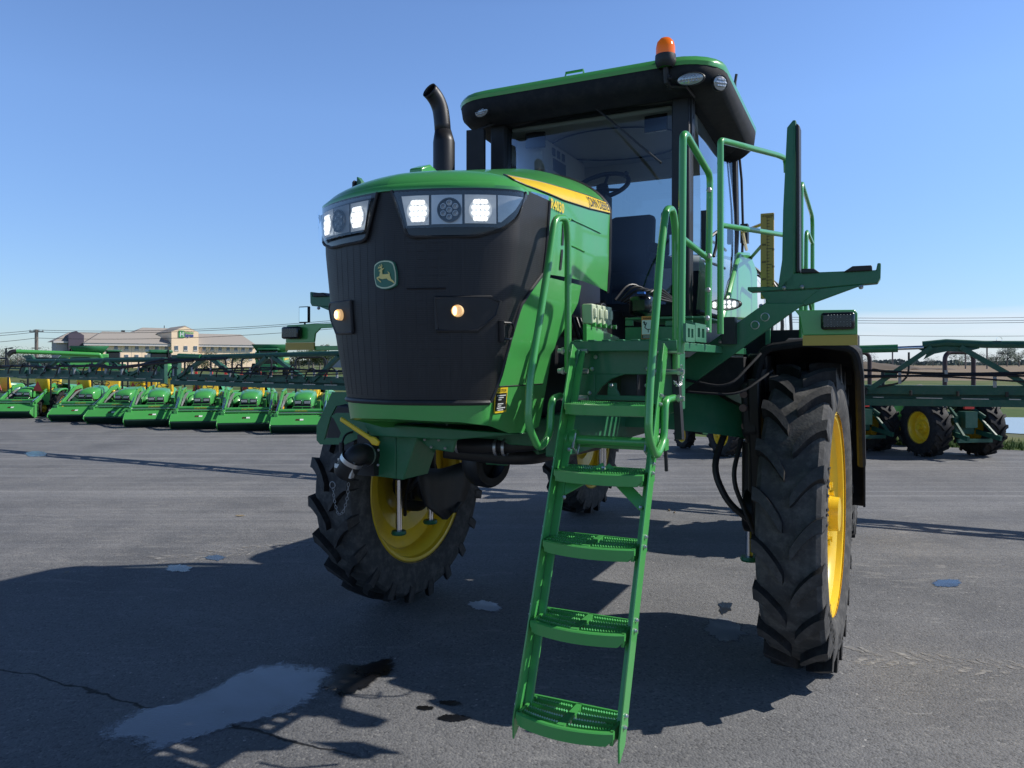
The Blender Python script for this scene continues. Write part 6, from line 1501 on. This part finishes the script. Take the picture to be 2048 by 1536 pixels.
# scattered crumbs on the asphalt
for i, (px, py, s_, lb) in enumerate(((1338,1022,.02,'larger dark clod between ladder and big tyre'),(1349,1026,.014,'smaller dark clod between ladder and big tyre'),(480,1032,.05,'dry tan leaf flat on the asphalt left of the front tyre'),(134,1146,.022,'small tan leaf on the asphalt near the left shadow edge'))):
    mb = MB(); rnd = random.Random(i)
    if i < 2:
        mb.ball((0,0,s_*.5), (s_,s_*.8,s_*.7), 8); mb.v = [(x+rnd.uniform(-1,1)*s_*.2, y+rnd.uniform(-1,1)*s_*.2, max(.001, z+rnd.uniform(-1,1)*s_*.2)) for x, y, z in mb.v]; nm, mt_ = 'dirt_clod', M['soil']
    else:
        n = 10; mb.v = [(s_*math.cos(2*PI*k/n)*rnd.uniform(.6,1.3), s_*.8*math.sin(2*PI*k/n)*rnd.uniform(.6,1.3), .006+rnd.uniform(0,.004)) for k in range(n)]; mb.face(range(n)); nm, mt_ = 'dry_leaf', mat('dry_leaf', (.28,.22,.13), .8)
    o = mb.build(nm, mt_, None, loc_=gpt(px, py)); tag(o, lb, nm.split('_')[1])

# ================================================================== LIGHT, SKY, CAMERA
SUN = Vector((1.15, .08, 1.0)).normalized()
sl = bpy.data.lights.new('sun', 'SUN'); sl.energy = 5.0; sl.angle = R(.53); sl.color = (1, .955, .88)
so = bpy.data.objects.new('sun', sl); C.objects.link(so); so.rotation_euler = SUN.to_track_quat('Z', 'Y').to_euler(); so.location = (20, 0, 30)
W = bpy.data.worlds.new('World'); scene.world = W; W.use_nodes = True; N = W.node_tree.nodes; L = W.node_tree.links
bg = N['Background']; sky = N.new('ShaderNodeTexSky'); sky.sky_type = 'NISHITA'; sky.sun_disc = False
sky.sun_elevation = math.asin(SUN.z); sky.sun_rotation = math.atan2(SUN.x, SUN.y); sky.altitude = 200; sky.air_density = 1.0; sky.dust_density = .15; sky.ozone_density = 2.5
tc = N.new('ShaderNodeTexCoord'); sp = N.new('ShaderNodeSeparateXYZ'); L.new(tc.outputs['Generated'], sp.inputs[0])
mp = N.new('ShaderNodeMapping'); mp.inputs['Scale'].default_value = (3,3,26); L.new(tc.outputs['Generated'], mp.inputs[0])
nz = N.new('ShaderNodeTexNoise'); nz.inputs['Scale'].default_value = 1.6; nz.inputs['Detail'].default_value = 7; nz.inputs['Roughness'].default_value = .55; L.new(mp.outputs[0], nz.inputs['Vector'])
def wr(v, a, b, c, d):
    n = N.new('ShaderNodeMapRange'); n.inputs['From Min'].default_value = a; n.inputs['From Max'].default_value = b; n.inputs['To Min'].default_value = c; n.inputs['To Max'].default_value = d; L.new(v, n.inputs['Value']); return n.outputs[0]
def wm_(op, a, b):
    n = N.new('ShaderNodeMath'); n.operation = op
    for i, x in enumerate((a, b)):
        if isinstance(x, (int, float)): n.inputs[i].default_value = x
        else: L.new(x, n.inputs[i])
    return n.outputs[0]
elev = wm_('ADD', sp.outputs['Z'], wm_('MULTIPLY', wm_('SUBTRACT', nz.outputs['Fac'], .5), .03))
band = wr(elev, .050, .062, 1, 0)
side = wr(sp.outputs['X'], .22, .42, 0, 1)
cl = wm_('MULTIPLY', wm_('MULTIPLY', band, side), wr(nz.outputs['Fac'], .3, .65, .35, .8))
mx = N.new('ShaderNodeMix'); mx.data_type = 'RGBA'; L.new(cl, mx.inputs['Factor']); tint = N.new('ShaderNodeMix'); tint.data_type = 'RGBA'; tint.blend_type = 'MULTIPLY'; tint.inputs['Factor'].default_value = 1; L.new(sky.outputs[0], tint.inputs['A']); tint.inputs['B'].default_value = (1.24,1.42,1.74,1); hz_ = N.new('ShaderNodeMix'); hz_.data_type = 'RGBA'; hz_.blend_type = 'MULTIPLY'; hz_.inputs['Factor'].default_value = 1; L.new(tint.outputs['Result'], hz_.inputs['A']); hcol = N.new('ShaderNodeValToRGB'); hcol.color_ramp.elements[0].color = (.56,.60,.66,1); hcol.color_ramp.elements[1].color = (1,1,1,1); hcol.color_ramp.elements[1].position = .30; e_z = hcol.color_ramp.elements.new(.42); e_z.color = (1,1,1,1); e_z = hcol.color_ramp.elements.new(.60); e_z.color = (.24,.25,.28,1); e_z = hcol.color_ramp.elements.new(1.); e_z.color = (.10,.11,.13,1); L.new(sp.outputs['Z'], hcol.inputs[0]); L.new(hcol.outputs[0], hz_.inputs['B']); L.new(hz_.outputs['Result'], mx.inputs['A']); mx.inputs['B'].default_value = (7.6,8.2,9.2,1)
L.new(mx.outputs['Result'], bg.inputs['Color']); bg.inputs['Strength'].default_value = .108

cd = bpy.data.cameras.new('camera'); cam = bpy.data.objects.new('camera', cd); C.objects.link(cam); scene.camera = cam
cd.sensor_width = 36; cd.lens = FPX/2048*36; cd.shift_y = -(768-HZ)/2048; cd.clip_start = .05; cd.clip_end = 6000
cam.location = (0, 0, CAMH); cam.rotation_euler = (PI/2, 0, 0)
scene.view_settings.view_transform = 'Standard'; scene.view_settings.look = 'None'; scene.view_settings.exposure = 0
scene.render.resolution_x = 1024; scene.render.resolution_y = 768
try:
    scene.cycles.use_denoising = True; scene.cycles.max_bounces = 8; scene.cycles.transparent_max_bounces = 12
except Exception: pass
